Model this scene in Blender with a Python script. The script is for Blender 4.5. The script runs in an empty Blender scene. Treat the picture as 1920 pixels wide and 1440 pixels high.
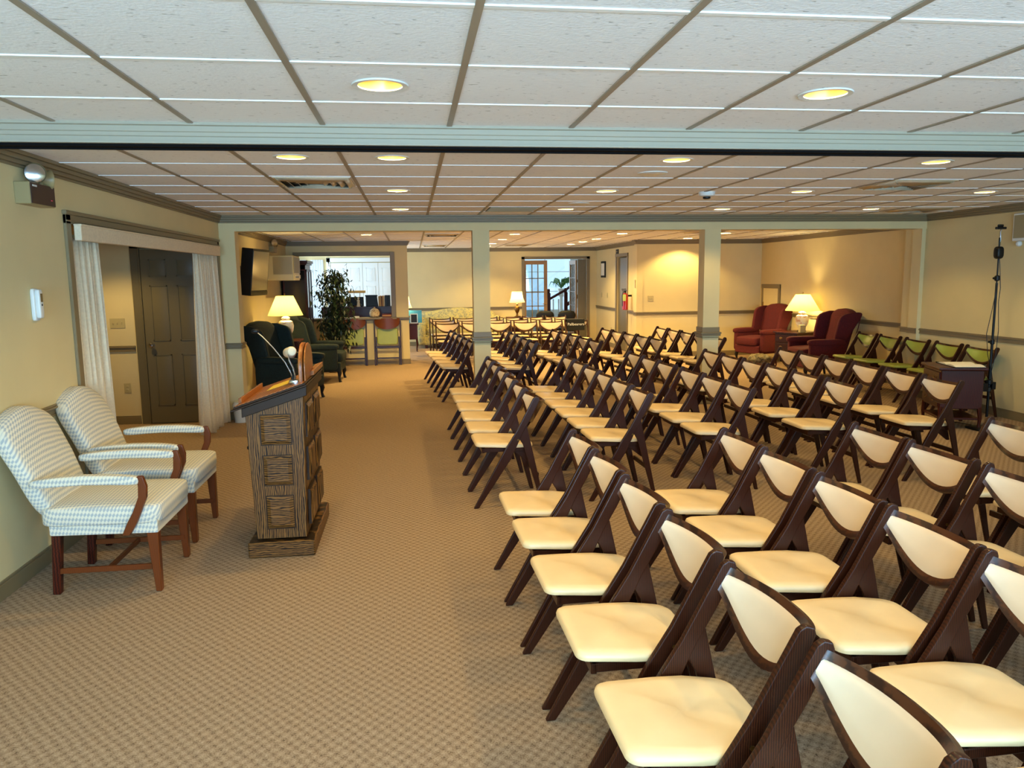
import bpy, bmesh, math, random
from mathutils import Matrix, Vector
random.seed(7)
PI = math.pi
S = bpy.context.scene
COL = S.collection
# ------------------------------------------------------------------ camera
H = 1.68
CEIL = 2.417
CEIL2 = 2.375
def cam_matrix(yaw, pit, rol):
    cy, sy = math.cos(yaw), math.sin(yaw)
    cp, sp = math.cos(pit), math.sin(pit)
    cr, sr = math.cos(rol), math.sin(rol)
    Rz = Matrix(((cy, sy, 0), (-sy, cy, 0), (0, 0, 1)))
    Rx = Matrix(((1, 0, 0), (0, cp, sp), (0, -sp, cp)))
    Ry = Matrix(((cr, 0, -sr), (0, 1, 0), (sr, 0, cr)))
    M = Ry @ Rx @ Rz
    r, f, u = M[0], M[1], M[2]
    return Matrix(((r[0], u[0], -f[0], 0), (r[1], u[1], -f[1], 0), (r[2], u[2], -f[2], H), (0, 0, 0, 1)))
cd = bpy.data.cameras.new('camera'); cam = bpy.data.objects.new('camera', cd); COL.objects.link(cam)
cam.matrix_world = cam_matrix(-0.126914, -0.139688, 0.0115536)
cd.sensor_width = 36; cd.lens = 1438.47 / 1920 * 36; cd.clip_start = .05
S.camera = cam
# ------------------------------------------------------------------ world, big lights, exposure
S.view_settings.view_transform = 'Standard'; S.view_settings.look = 'None'
S.view_settings.exposure = 0.78; S.view_settings.gamma = 1.0; S.view_settings.use_curve_mapping = False
S.cycles.max_bounces = 8; S.cycles.diffuse_bounces = 5; S.cycles.glossy_bounces = 3
S.cycles.sample_clamp_indirect = 6
w = bpy.data.worlds.new('world'); S.world = w; w.use_nodes = True
bg = w.node_tree.nodes['Background']; bg.inputs[0].default_value = (.62, .80, 1, 1); bg.inputs[1].default_value = 1.1
def area(name, loc, rot, sx, sy, power, col):
    l = bpy.data.lights.new(name, 'AREA'); l.shape = 'RECTANGLE'; l.size = sx; l.size_y = sy
    l.energy = power; l.color = col
    o = bpy.data.objects.new(name, l); o.location = loc; o.rotation_euler = rot; COL.objects.link(o); return o
DAY = (.41, .695, 1.0)
WARM = (1.0, .70, .25)
# daylight entering through the windows behind the camera, the far-room window and the hall window
area('daylight_behind', (2.2, -2.90, 1.45), (PI/2 + .75, 0, 0), 8.0, 1.5, 480, DAY)
area('daylight_front_left', (-1.3, -2.88, 1.45), (PI/2 + .75, 0, 0), 1.6, 1.5, 170, DAY)
area('daylight_far_room', (-2.85, 17.2, 1.4), (PI/2, 0, -PI/2), 2.6, 1.6, 65, (.62, .82, 1))
area('daylight_hall', (3.6, 23.3, 1.6), (-PI/2, 0, 0), 2.6, 2.0, 28, (.75, .9, 1))

# ------------------------------------------------------------------ materials
def lin(c):
    return tuple(((v/255)/12.92 if v/255 <= .04045 else ((v/255+.055)/1.055)**2.4) for v in c) + (1,)
MATS = {}
def base(name):
    m = bpy.data.materials.new(name); m.use_nodes = True
    nt = m.node_tree; b = nt.nodes['Principled BSDF']; MATS[name] = m
    return m, nt, b
def N(nt, t, **kw):
    n = nt.nodes.new(t)
    for k, v in kw.items():
        if hasattr(n, k): setattr(n, k, v)
        else: n.inputs[k].default_value = v
    return n
def ramp(nt, stops):
    r = nt.nodes.new('ShaderNodeValToRGB'); e = r.color_ramp.elements
    while len(e) < len(stops): e.new(.5)
    for i, (p, c) in enumerate(stops): e[i].position = p; e[i].color = lin(c)
    return r
def plain(name, c, rough=.6, metal=0, spec=.5, noise=0, scale=30, bump=0, emis=None, coat=0):
    m, nt, b = base(name); L = nt.links
    b.inputs['Base Color'].default_value = lin(c); b.inputs['Roughness'].default_value = rough
    b.inputs['Metallic'].default_value = metal; b.inputs['Specular IOR Level'].default_value = spec
    b.inputs['Coat Weight'].default_value = coat; b.inputs['Coat Roughness'].default_value = .15
    tc = nt.nodes.new('ShaderNodeTexCoord')
    n = N(nt, 'ShaderNodeTexNoise', Scale=float(scale), Detail=3.0); L.new(tc.outputs['Object'], n.inputs['Vector'])
    if noise:
        lo = tuple(max(0, v*(1-noise)) for v in c); hi = tuple(min(255, v*(1+noise)) for v in c)
        r = ramp(nt, [(.3, lo), (.7, hi)]); L.new(n.outputs['Fac'], r.inputs['Fac']); L.new(r.outputs['Color'], b.inputs['Base Color'])
    if bump:
        bp = N(nt, 'ShaderNodeBump', Strength=float(bump), Distance=.004); L.new(n.outputs['Fac'], bp.inputs['Height']); L.new(bp.outputs['Normal'], b.inputs['Normal'])
    if emis:
        b.inputs['Emission Color'].default_value = lin(emis[0]); b.inputs['Emission Strength'].default_value = emis[1]
    return m
def wood(name, c1, c2, rough=.35, scale=(6, 6, 60), coat=.3, dist=4.0, wscale=6.0, axis='X'):
    m, nt, b = base(name); L = nt.links
    tc = nt.nodes.new('ShaderNodeTexCoord'); mp = nt.nodes.new('ShaderNodeMapping'); mp.inputs['Scale'].default_value = scale
    L.new(tc.outputs['Object'], mp.inputs['Vector'])
    wv = N(nt, 'ShaderNodeTexWave', Scale=wscale, Distortion=dist, Detail=3.0); wv.bands_direction = axis
    wv.inputs['Detail Scale'].default_value = 1.2
    L.new(mp.outputs['Vector'], wv.inputs['Vector'])
    r = ramp(nt, [(.15, c1), (.75, c2)]); L.new(wv.outputs['Fac'], r.inputs['Fac']); L.new(r.outputs['Color'], b.inputs['Base Color'])
    b.inputs['Roughness'].default_value = rough; b.inputs['Coat Weight'].default_value = coat; b.inputs['Coat Roughness'].default_value = .2; b.inputs['Specular IOR Level'].default_value = .22
    return m
def mathn(nt, op, a, b=None, clamp=False):
    n = nt.nodes.new('ShaderNodeMath'); n.operation = op; n.use_clamp = clamp
    for i, v in enumerate((a, b)):
        if v is None: continue
        if isinstance(v, (int, float)): n.inputs[i].default_value = v
        else: nt.links.new(v, n.inputs[i])
    return n.outputs[0]
def carpet():
    m, nt, b = base('loop_carpet'); L = nt.links
    tc = nt.nodes.new('ShaderNodeTexCoord'); sp = nt.nodes.new('ShaderNodeSeparateXYZ'); L.new(tc.outputs['Object'], sp.inputs[0])
    n1 = N(nt, 'ShaderNodeTexNoise', Scale=14.0, Detail=2.0); L.new(tc.outputs['Object'], n1.inputs['Vector'])
    n2 = N(nt, 'ShaderNodeTexNoise', Scale=150.0, Detail=5.0, Roughness=.75); L.new(tc.outputs['Object'], n2.inputs['Vector'])
    wob = mathn(nt, 'MULTIPLY', mathn(nt, 'SUBTRACT', n1.outputs['Fac'], .5), 2.4)
    # offset rows of small scallops, 52 mm apart along x and 30 mm along y
    yy = mathn(nt, 'ADD', mathn(nt, 'MULTIPLY', sp.outputs['Y'], 2*PI/.056), wob)
    xx = mathn(nt, 'ADD', mathn(nt, 'MULTIPLY', sp.outputs['X'], 2*PI/.050), wob)
    p = mathn(nt, 'MULTIPLY', mathn(nt, 'SINE', xx), mathn(nt, 'SINE', yy))
    h = mathn(nt, 'ADD', mathn(nt, 'MULTIPLY', p, .5), .5)
    h2 = mathn(nt, 'ADD', mathn(nt, 'MULTIPLY', h, .22), mathn(nt, 'MULTIPLY', mathn(nt, 'SUBTRACT', n2.outputs['Fac'], .12), 1.08))
    r = ramp(nt, [(.28, (88, 68, 50)), (.46, (160, 134, 106)), (.66, (190, 164, 134)), (.85, (210, 188, 160))])
    L.new(h2, r.inputs['Fac']); L.new(r.outputs['Color'], b.inputs['Base Color'])
    bp = N(nt, 'ShaderNodeBump', Strength=.9, Distance=.008); L.new(h2, bp.inputs['Height']); L.new(bp.outputs['Normal'], b.inputs['Normal'])
    b.inputs['Roughness'].default_value = .95; b.inputs['Specular IOR Level'].default_value = .1
    return m
def ceiling_tile():
    m, nt, b = base('acoustic_tile'); L = nt.links
    tc = nt.nodes.new('ShaderNodeTexCoord')
    n = N(nt, 'ShaderNodeTexNoise', Scale=70.0, Detail=4.0); L.new(tc.outputs['Object'], n.inputs['Vector'])
    v = N(nt, 'ShaderNodeTexNoise', Scale=26.0, Detail=2.0); 
    mp = nt.nodes.new('ShaderNodeMapping'); mp.inputs['Scale'].default_value = (1, 2.6, 1); L.new(tc.outputs['Object'], mp.inputs['Vector']); L.new(mp.outputs['Vector'], v.inputs['Vector'])
    r = ramp(nt, [(.27, (176, 175, 172)), (.33, (236, 236, 236)), (1, (242, 242, 242))])
    L.new(v.outputs['Fac'], r.inputs['Fac']); L.new(r.outputs['Color'], b.inputs['Base Color'])
    bp = N(nt, 'ShaderNodeBump', Strength=.5, Distance=.004); L.new(n.outputs['Fac'], bp.inputs['Height']); L.new(bp.outputs['Normal'], b.inputs['Normal'])
    b.inputs['Roughness'].default_value = .9; b.inputs['Specular IOR Level'].default_value = .15
    return m
def lattice(name, c1, c2, k=1/.013):
    m, nt, b = base(name); L = nt.links
    tc = nt.nodes.new('ShaderNodeTexCoord'); sp = nt.nodes.new('ShaderNodeSeparateXYZ'); L.new(tc.outputs['Object'], sp.inputs[0])
    u = mathn(nt, 'ADD', sp.outputs['Y'], mathn(nt, 'ADD', sp.outputs['Z'], sp.outputs['X']))
    v = mathn(nt, 'SUBTRACT', mathn(nt, 'SUBTRACT', sp.outputs['X'], sp.outputs['Y']), mathn(nt, 'MULTIPLY', sp.outputs['Z'], .35))
    s1 = mathn(nt, 'SINE', mathn(nt, 'MULTIPLY', u, PI*k*.7)); s2 = mathn(nt, 'SINE', mathn(nt, 'MULTIPLY', v, PI*k*.7))
    f = mathn(nt, 'ADD', mathn(nt, 'MULTIPLY', mathn(nt, 'MULTIPLY', s1, s2), .5), .5)
    r = ramp(nt, [(.3, c1), (.62, c2)]); L.new(f, r.inputs['Fac']); L.new(r.outputs['Color'], b.inputs['Base Color'])
    b.inputs['Roughness'].default_value = .85
    bp = N(nt, 'ShaderNodeBump', Strength=.3, Distance=.003); L.new(f, bp.inputs['Height']); L.new(bp.outputs['Normal'], b.inputs['Normal'])
    return m
def blotch(name, c1, c2, c3, scale=9.0):
    m, nt, b = base(name); L = nt.links
    tc = nt.nodes.new('ShaderNodeTexCoord')
    n = N(nt, 'ShaderNodeTexNoise', Scale=scale, Detail=3.0, Distortion=1.2); L.new(tc.outputs['Object'], n.inputs['Vector'])
    r = ramp(nt, [(.38, c1), (.5, c2), (.62, c3)]); L.new(n.outputs['Fac'], r.inputs['Fac']); L.new(r.outputs['Color'], b.inputs['Base Color'])
    b.inputs['Roughness'].default_value = .6
    return m
def shade_mat(name, c, tr=.55):
    m = bpy.data.materials.new(name); m.use_nodes = True; nt = m.node_tree; nt.nodes.clear(); MATS[name] = m
    o = nt.nodes.new('ShaderNodeOutputMaterial'); mx = nt.nodes.new('ShaderNodeMixShader'); mx.inputs[0].default_value = tr
    d = nt.nodes.new('ShaderNodeBsdfDiffuse'); t = nt.nodes.new('ShaderNodeBsdfTranslucent')
    d.inputs[0].default_value = lin(c); t.inputs[0].default_value = lin(c)
    L = nt.links; L.new(d.outputs[0], mx.inputs[1]); L.new(t.outputs[0], mx.inputs[2]); L.new(mx.outputs[0], o.inputs[0])
    return m
def glass_mat(name, c=(230, 240, 245), rough=.0):
    m = bpy.data.materials.new(name); m.use_nodes = True; nt = m.node_tree; nt.nodes.clear(); MATS[name] = m
    o = nt.nodes.new('ShaderNodeOutputMaterial'); mx = nt.nodes.new('ShaderNodeMixShader'); mx.inputs[0].default_value = .1
    t = nt.nodes.new('ShaderNodeBsdfTransparent'); g = nt.nodes.new('ShaderNodeBsdfGlossy'); g.inputs['Roughness'].default_value = .03
    t.inputs[0].default_value = lin(c)
    L = nt.links; L.new(t.outputs[0], mx.inputs[1]); L.new(g.outputs[0], mx.inputs[2]); L.new(mx.outputs[0], o.inputs[0])
    return m
CARPET = carpet(); TILE = ceiling_tile()
WALL = plain('cream_paint', (214, 197, 148), .75, noise=.012, scale=3, bump=.05)
TRIM = plain('taupe_trim_paint', (126, 111, 80), .45)
BEAMP = plain('sage_painted_track', (158, 150, 130), .5)
WHITEP = plain('white_paint', (222, 226, 222), .45)
DOORP = plain('olive_taupe_door_paint', (104, 95, 70), .42)
TBAR_M = plain('tan_grid_metal', (148, 136, 118), .45)
TBAR_LIT = plain('edge_lit_grid_metal', (236, 236, 232), .45)  # white puts the edge lighting of the cross tees into their colour
WOOD = wood('dark_walnut', (36, 15, 7), (62, 28, 12), .32, (10, 10, 3), .06, 3, 5)
BACKW = wood('backrest_walnut', (44, 22, 12), (74, 40, 20), .32, (3, 12, 14), .08, 3, 4)
CREAM = plain('cream_vinyl', (228, 198, 148), .38, noise=.02, scale=7, bump=.06)
PINKC = plain('ivory_vinyl_back_pad', (206, 182, 152), .4, noise=.015, scale=7)
GREENV = plain('lime_green_vinyl', (152, 164, 70), .4, noise=.03, scale=8)
OAK = wood('stained_oak', (40, 25, 11), (122, 83, 38), .45, (4, 4, .7), .05, 9, 7, 'X')
OAKH = wood('stained_oak_cross_grain', (40, 25, 11), (122, 83, 38), .45, (.9, .9, 4), .05, 10, 7, 'Z')
OAKD = plain('oak_molding_dark', (46, 30, 16), .45, spec=.2)
OAKO = wood('varnished_orange_oak', (128, 72, 28), (168, 102, 44), .36, (2, 9, 9), .2, 3, 6)
MAHOG = wood('mahogany', (42, 14, 7), (78, 28, 12), .36, (4, 4, 14), .12, 3, 5)
CHERRY = wood('cherry_arm_wood', (86, 40, 13), (114, 56, 20), .36, (10, 10, 4), .15, 2, 5)
LATT = lattice('ivory_diamond_weave', (168, 172, 170), (222, 214, 190))
GREENW = plain('bottle_green_velvet', (14, 30, 24), .8, noise=.25, scale=40, bump=.1)
REDW = plain('burgundy_fabric', (80, 10, 15), .9, noise=.2, scale=90, bump=.1)
BLACK = plain('black_plastic', (12, 12, 12), .45, spec=.3)
BLACKM = plain('black_metal', (12, 12, 12), .4, spec=.25)
CHROME = plain('chrome', (200, 200, 200), .2, metal=1)
BRASS = plain('antique_brass', (130, 98, 50), .3, metal=.9)
GOLDR = plain('gold_reflector', (236, 190, 110), .35, metal=.3)
BEIGEP = plain('beige_plastic', (184, 170, 124), .45)
WHITEPL = plain('white_plastic', (218, 220, 214), .4)
TANP = plain('tan_enamel', (150, 134, 92), .4)
CURT = plain('ivory_drape', (222, 206, 174), .85, noise=.03, scale=60)
SHEER = shade_mat('white_sheer', (240, 243, 245), .5)
SHADEY = shade_mat('pleated_yellow_shade', (250, 236, 150), .5)
SHADEW = shade_mat('cream_shade', (235, 215, 165), .35)
PORC = blotch('flower_painted_porcelain', (236, 228, 205), (238, 232, 214), (214, 170, 130), 14)
DAMASK = blotch('yellow_damask', (150, 146, 110), (190, 180, 120), (206, 190, 112), 16)
JARM = blotch('painted_ginger_jar', (190, 172, 130), (214, 200, 160), (150, 110, 70), 30)
GLASS = glass_mat('clear_glass'); DGLASS = plain('dark_cabinet_glass', (16, 22, 26), .08, coat=.5)
SCREEN = plain('tv_screen_glass', (16, 20, 22), .08, coat=1)
LEAF = plain('ficus_leaf', (22, 38, 18), .45, noise=.35, scale=12)
FERN = plain('fern_leaf', (74, 120, 50), .6, noise=.2, scale=12)
BARK = plain('bark', (70, 56, 42), .8, noise=.2, scale=40)
PAPER = plain('white_paper', (232, 230, 218), .7)
REDM = plain('red_enamel', (170, 20, 24), .3, coat=.4)
LAMPW = plain('lit_bulb', (255, 225, 165), .4, emis=((255, 222, 160), 6))
LAMPLENS = plain('lit_lens', (255, 228, 170), .4, emis=((255, 226, 168), 5))
SKYBL = plain('blue_box_print', (60, 150, 190), .6)
DRIED = blotch('dried_moss', (60, 52, 30), (96, 84, 54), (124, 108, 74), 18)
BOOKT = plain('tan_book_cloth', (196, 148, 84), .6); BOOKR = plain('red_book_cloth', (96, 28, 26), .6); BOOKB = plain('black_binder', (22, 26, 30), .5)

# ------------------------------------------------------------------ mesh helpers
class MB:
    def __init__(s): s.v = []; s.f = []
    def add(s, vs, fs):
        o = len(s.v); s.v += [tuple(v) for v in vs]; s.f += [tuple(i+o for i in f) for f in fs]; return s
    def box(s, x0, x1, y0, y1, z0, z1, T=None):
        vs = [(x, y, z) for z in (z0, z1) for y in (y0, y1) for x in (x0, x1)]
        if T: vs = [T @ Vector(v) for v in vs]
        return s.add(vs, [(0, 2, 3, 1), (4, 5, 7, 6), (0, 1, 5, 4), (2, 6, 7, 3), (0, 4, 6, 2), (1, 3, 7, 5)])
    def prism(s, poly, axis, a0, a1, T=None):
        # poly: 2D points; axis 'y': (x,z); 'x': (y,z); 'z': (x,y)
        def P(p, a): return {'y': (p[0], a, p[1]), 'x': (a, p[0], p[1]), 'z': (p[0], p[1], a)}[axis]
        n = len(poly); vs = [P(p, a0) for p in poly] + [P(p, a1) for p in poly]
        if T: vs = [T @ Vector(v) for v in vs]
        fs = [tuple(range(n)), tuple(range(2*n-1, n-1, -1))] + [(i, i+n, (i+1) % n+n, (i+1) % n) for i in range(n)]
        return s.add(vs, fs)
    def tube(s, path, r, n=8, caps=True):
        path = [Vector(p) for p in path]; m = len(path); vs = []; up = None
        for i, p in enumerate(path):
            d = (path[min(i+1, m-1)]-path[max(i-1, 0)]).normalized()
            if up is None: up = Vector((0, 0, 1)) if abs(d.z) < .9 else Vector((1, 0, 0))
            a = d.cross(up).normalized(); b = a.cross(d).normalized(); up = b
            rr = r[i] if isinstance(r, (list, tuple)) else r
            vs += [p+a*rr*math.cos(2*PI*k/n)+b*rr*math.sin(2*PI*k/n) for k in range(n)]
        fs = [(i*n+k, i*n+(k+1) % n, (i+1)*n+(k+1) % n, (i+1)*n+k) for i in range(m-1) for k in range(n)]
        if caps: fs += [tuple(range(n-1, -1, -1)), tuple(range((m-1)*n, m*n))]
        return s.add(vs, fs)
    def lathe(s, prof, n=24, c=(0, 0, 0), caps=True, fn=None):
        vs = []
        for r, z in prof:
            for k in range(n):
                a = 2*PI*k/n; rr = r*(fn(a, z) if fn else 1)
                vs.append((c[0]+rr*math.cos(a), c[1]+rr*math.sin(a), c[2]+z))
        m = len(prof); fs = [(i*n+k, i*n+(k+1) % n, (i+1)*n+(k+1) % n, (i+1)*n+k) for i in range(m-1) for k in range(n)]
        if caps: fs += [tuple(range(n-1, -1, -1)), tuple(range((m-1)*n, m*n))]
        return s.add(vs, fs)
    def soft(s, c, a, e=.35, n=10, fn=None, T=None):
        # rounded box: half sizes a, exponent e
        def sg(v, p): return math.copysign(abs(v)**p, v)
        vs = []; nu, nv = 2*n, n
        for j in range(1, nv):
            ph = -PI/2+PI*j/nv
            for i in range(nu):
                t = 2*PI*i/nu
                vs.append(Vector((a[0]*sg(math.cos(ph), e)*sg(math.cos(t), e), a[1]*sg(math.cos(ph), e)*sg(math.sin(t), e), a[2]*sg(math.sin(ph), e))))
        vs.append(Vector((0, 0, -a[2]))); vs.append(Vector((0, 0, a[2])))
        if fn: vs = [Vector(fn(v)) for v in vs]
        vs = [v+Vector(c) for v in vs]
        if T: vs = [T @ v for v in vs]
        fs = [(j*nu+i, j*nu+(i+1) % nu, (j+1)*nu+(i+1) % nu, (j+1)*nu+i) for j in range(nv-2) for i in range(nu)]
        B = len(vs)-2; fs += [(B, (i+1) % nu, i) for i in range(nu)] + [(B+1, (nv-2)*nu+i, (nv-2)*nu+(i+1) % nu) for i in range(nu)]
        return s.add(vs, fs)
    def rings(s, R, cap=True):
        n = len(R[0]); vs = [v for r in R for v in r]; m = len(R)
        fs = [(i*n+k, i*n+(k+1) % n, (i+1)*n+(k+1) % n, (i+1)*n+k) for i in range(m-1) for k in range(n)]
        if cap: fs += [tuple(range(n-1, -1, -1)), tuple(range((m-1)*n, m*n))]
        return s.add(vs, fs)
    def build(s, name, mat, parent=None, bevel=0, angle=35, seg=1):
        me = bpy.data.meshes.new(name); me.from_pydata(s.v, [], s.f)
        bm = bmesh.new(); bm.from_mesh(me); bmesh.ops.recalc_face_normals(bm, faces=bm.faces)
        if bevel:
            es = [e for e in bm.edges if len(e.link_faces) == 2 and e.calc_face_angle(0) > .6]
            bmesh.ops.bevel(bm, geom=es, offset=bevel, segments=seg, affect='EDGES', clamp_overlap=True, profile=.5)
        bm.to_mesh(me); bm.free()
        for p in me.polygons: p.use_smooth = True
        me.set_sharp_from_angle(angle=math.radians(angle))
        me.materials.append(mat)
        o = bpy.data.objects.new(name, me); COL.objects.link(o)
        if parent: o.parent = parent
        if bevel:
            wn = o.modifiers.new('weighted_normal', 'WEIGHTED_NORMAL'); wn.keep_sharp = True; wn.weight = 80
        return o
def tag(o, label, cat, group=None):
    o['label'] = label; o['category'] = cat
    if group: o['group'] = group
    return o
def thing(name, label, cat, loc=(0, 0, 0), rz=0, group=None):
    o = bpy.data.objects.new(name, None); COL.objects.link(o); o.location = loc; o.rotation_euler = (0, 0, rz)
    return tag(o, label, cat, group)
def struct(name, mb, mat, bevel=0, parent=None):
    o = mb.build(name, mat, parent, bevel)
    if parent is None: o['kind'] = 'structure'
    return o
def kids(o): return [c for c in bpy.data.objects if c.parent == o]
def dup(root, loc, rz, label, group=None):
    r = root.copy(); COL.objects.link(r); r.location = loc; r.rotation_euler = (0, 0, rz); r['label'] = label
    if group: r['group'] = group
    for ch in TREE[root.name]:
        c = ch.copy(); COL.objects.link(c); c.parent = r
        for g in TREE.get(ch.name, []):
            d = g.copy(); COL.objects.link(d); d.parent = c
    return r
TREE = {}
def remember(root):
    for o in [root]+kids(root): TREE[o.name] = kids(o)
    return root
def arc_pts(cx, cy, r, a0, a1, n): return [(cx+r*math.cos(a0+(a1-a0)*i/n), cy+r*math.sin(a0+(a1-a0)*i/n)) for i in range(n+1)]
def text(name, body, size, loc, rot, mat, parent=None, extrude=.001):
    c = bpy.data.curves.new(name, 'FONT'); c.body = body; c.size = size; c.extrude = extrude; c.align_x = 'CENTER'; c.align_y = 'CENTER'
    o = bpy.data.objects.new(name, c); COL.objects.link(o); o.location = loc; o.rotation_euler = rot; c.materials.append(mat)
    me = bpy.data.meshes.new_from_object(o.evaluated_get(bpy.context.evaluated_depsgraph_get())) if False else None
    bpy.context.view_layer.update(); me = bpy.data.meshes.new_from_object(o.evaluated_get(bpy.context.evaluated_depsgraph_get()))
    m = bpy.data.objects.new(name, me); COL.objects.link(m); m.location = loc; m.rotation_euler = rot; bpy.data.objects.remove(o); m.name = name
    if parent: m.parent = parent
    return m

# ------------------------------------------------------------------ room shell
XL, XR = -2.22, 6.72           # front room walls
YB = 9.47                      # posts and beam that divide the room
NL, YP = -2.35, 15.1           # left wall of back room, wall with the pass-through
XRB, YRB, XE, YF = 7.15, 15.2, 4.62, 19.1
struct('floor', MB().box(-5.2, 7.6, -3.2, 24.2, -.1, 0), CARPET)
b = MB(); b.box(XL-.13, XL, -3, 5.43, 0, CEIL).box(XL-.13, XL, 5.43, 9.30, 2.06, CEIL).box(XL-.13, XL, 9.30, YB+.2, 0, CEIL)
b.box(NL-.13, XL-.13+.001, YB, YB+.2, 0, CEIL)
struct('wall_left', b, WALL)
struct('wall_alcove', MB().box(-4.9, XL-.131, 9.42, 9.54, 0, 2.13).box(-4.9, XL-.131, 9.42, 9.54, 2.13, CEIL), WALL)
struct('wall_alcove_side', MB().box(-5.02, -4.9, 5.1, 9.54, 0, CEIL).box(-4.9, XL-.131, 5.1, 5.22, 0, CEIL), WALL)
b = MB(); b.box(XR, XR+.13, -3, 9.9, 0, CEIL).box(XR+.13, XRB+.13, 9.77, 9.9, 0, CEIL)
b.box(XR-.055, XR, YB+.01, YB+.20, 0, 2.235)
struct('wall_right', b, WALL)
struct('wall_right_back', MB().box(XRB, XRB+.13, 9.9, YRB+.13, 0, CEIL), WALL)
# rear wall behind the camera with two windows
b = MB(); b.box(XL, XR, -3.12, -3, 0, .7).box(XL, XR, -3.12, -3, 2.2, CEIL)
for x0, x1 in ((XL, -2.05), (-.55, -.2), (1.2, 1.4), (2.9, 3.1), (4.6, 4.8), (6.2, XR)): b.box(x0, x1, -3.12, -3, .7, 2.2)
struct('wall_rear', b, WALL)
# return, beam across the room and its posts
b = MB(); b.box(XL, -2.045, YB, YB+.2, 0, 2.235).box(XL, XR, YB, YB+.2, 2.235, CEIL)
struct('wall_divider_beam', b, WALL)
for i, (x0, x1) in enumerate(((.745, .95), (3.69, 3.90))):
    b = MB().box(x0, x1, YB, YB+.2, 0, 2.235)
    struct('wall_post_%s' % ('centre', 'right')[i], b, WALL)
    x0 -= .001; x1 += .001; y0, y1 = YB-.001, YB+.201
    b = MB()
    for (t, z0, z1) in ((.022, .885, .915), (.030, .915, .935), (.010, .935, 1.0), (.014, .862, .872), (.022, .0, .10)):
        b.box(x0-t, x1+t, y0-t, y1+t, z0, z1)
    struct('trim_%d' % (i+1), b, TRIM if i else TRIM, .003)
# back room left wall and pass-through wall
struct('wall_left_back', MB().box(NL-.13, NL, YB+.2, YP+.15, 0, CEIL).box(-3.03, -2.9, YP+.15, 15.7, 0, CEIL).box(-3.03, -2.9, 18.7, YF, 0, CEIL).box(-3.03, -2.9, 15.7, 18.7, 0, .5).box(-3.03, -2.9, 15.7, 18.7, 2.2, CEIL).box(-2.9, NL, YP+.02, YP+.15, 0, CEIL), WALL)
PX0, PX1, PZ0, PZ1 = -2.13, -.41, .92, 2.10
struct('wall_pass_through', MB().box(NL, PX0, YP, YP+.15, 0, CEIL).box(PX1, -.08, YP, YP+.15, 0, CEIL).box(PX0, PX1, YP, YP+.15, 0, PZ0).box(PX0, PX1, YP, YP+.15, PZ1, CEIL), WALL)
b = MB(); b.box(PX0-.09, PX0, YP-.02, YP+.17, PZ0, PZ1+.07).box(PX1, PX1+.09, YP-.02, YP+.17, PZ0, PZ1+.07).box(PX0, PX1, YP-.02, YP+.17, PZ1, PZ1+.07)
struct('trim_3', b, TRIM, .004)
# far wall with window, french door opening
b = MB(); b.box(-3.03, -2.72, YF, YF+.13, 0, CEIL).box(-2.10, 2.79, YF, YF+.13, 0, CEIL).box(-2.72, -2.10, YF, YF+.13, 2.1, CEIL).box(-2.72, -2.10, YF, YF+.13, 0, .35)
b.box(2.79, 4.36, YF, YF+.13, 2.09, CEIL).box(4.36, XE+.13, YF, YF+.13, 0, CEIL)
struct('wall_far', b, WALL)
b = MB(); b.box(XE, XE+.13, YRB+.13, 16.3, 0, CEIL).box(XE, XE+.13, 17.15, YF+.13, 0, CEIL).box(XE, XE+.13, 16.3, 17.15, 2.08, CEIL)
struct('wall_side_far', b, WALL)
struct('wall_back_right', MB().box(XE-.04, XRB, YRB, YRB+.13, 0, CEIL).box(XE-.12, XE, YRB-.02, YRB+.18, 0, CEIL), WALL)
struct('wall_light_leak_stop', MB().box(5.4, 5.5, YRB+.13, YF+.13, 0, CEIL+.24).box(XE+.13, 5.4, YF+.02, YF+.13, 0, CEIL+.24).box(XE+.05, 5.4, YRB+.13, YRB+.2, CEIL, CEIL+.24), WALL)  # unseen enclosure behind the side door, added to stop sky light leaking through
struct('wall_hall', MB().box(1.5, 6.6, 23.5, 23.6, 0, .6).box(1.5, 2.4, 23.5, 23.6, .6, 3).box(4.9, 6.6, 23.5, 23.6, .6, 3).box(1.4, 1.5, YF+.131, 23.6, 0, 3).box(6.6, 6.7, YF+.131, 23.6, 0, 3).box(4.95, 6.6, 22.2, 22.3, 0, 3), WHITEP)
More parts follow.
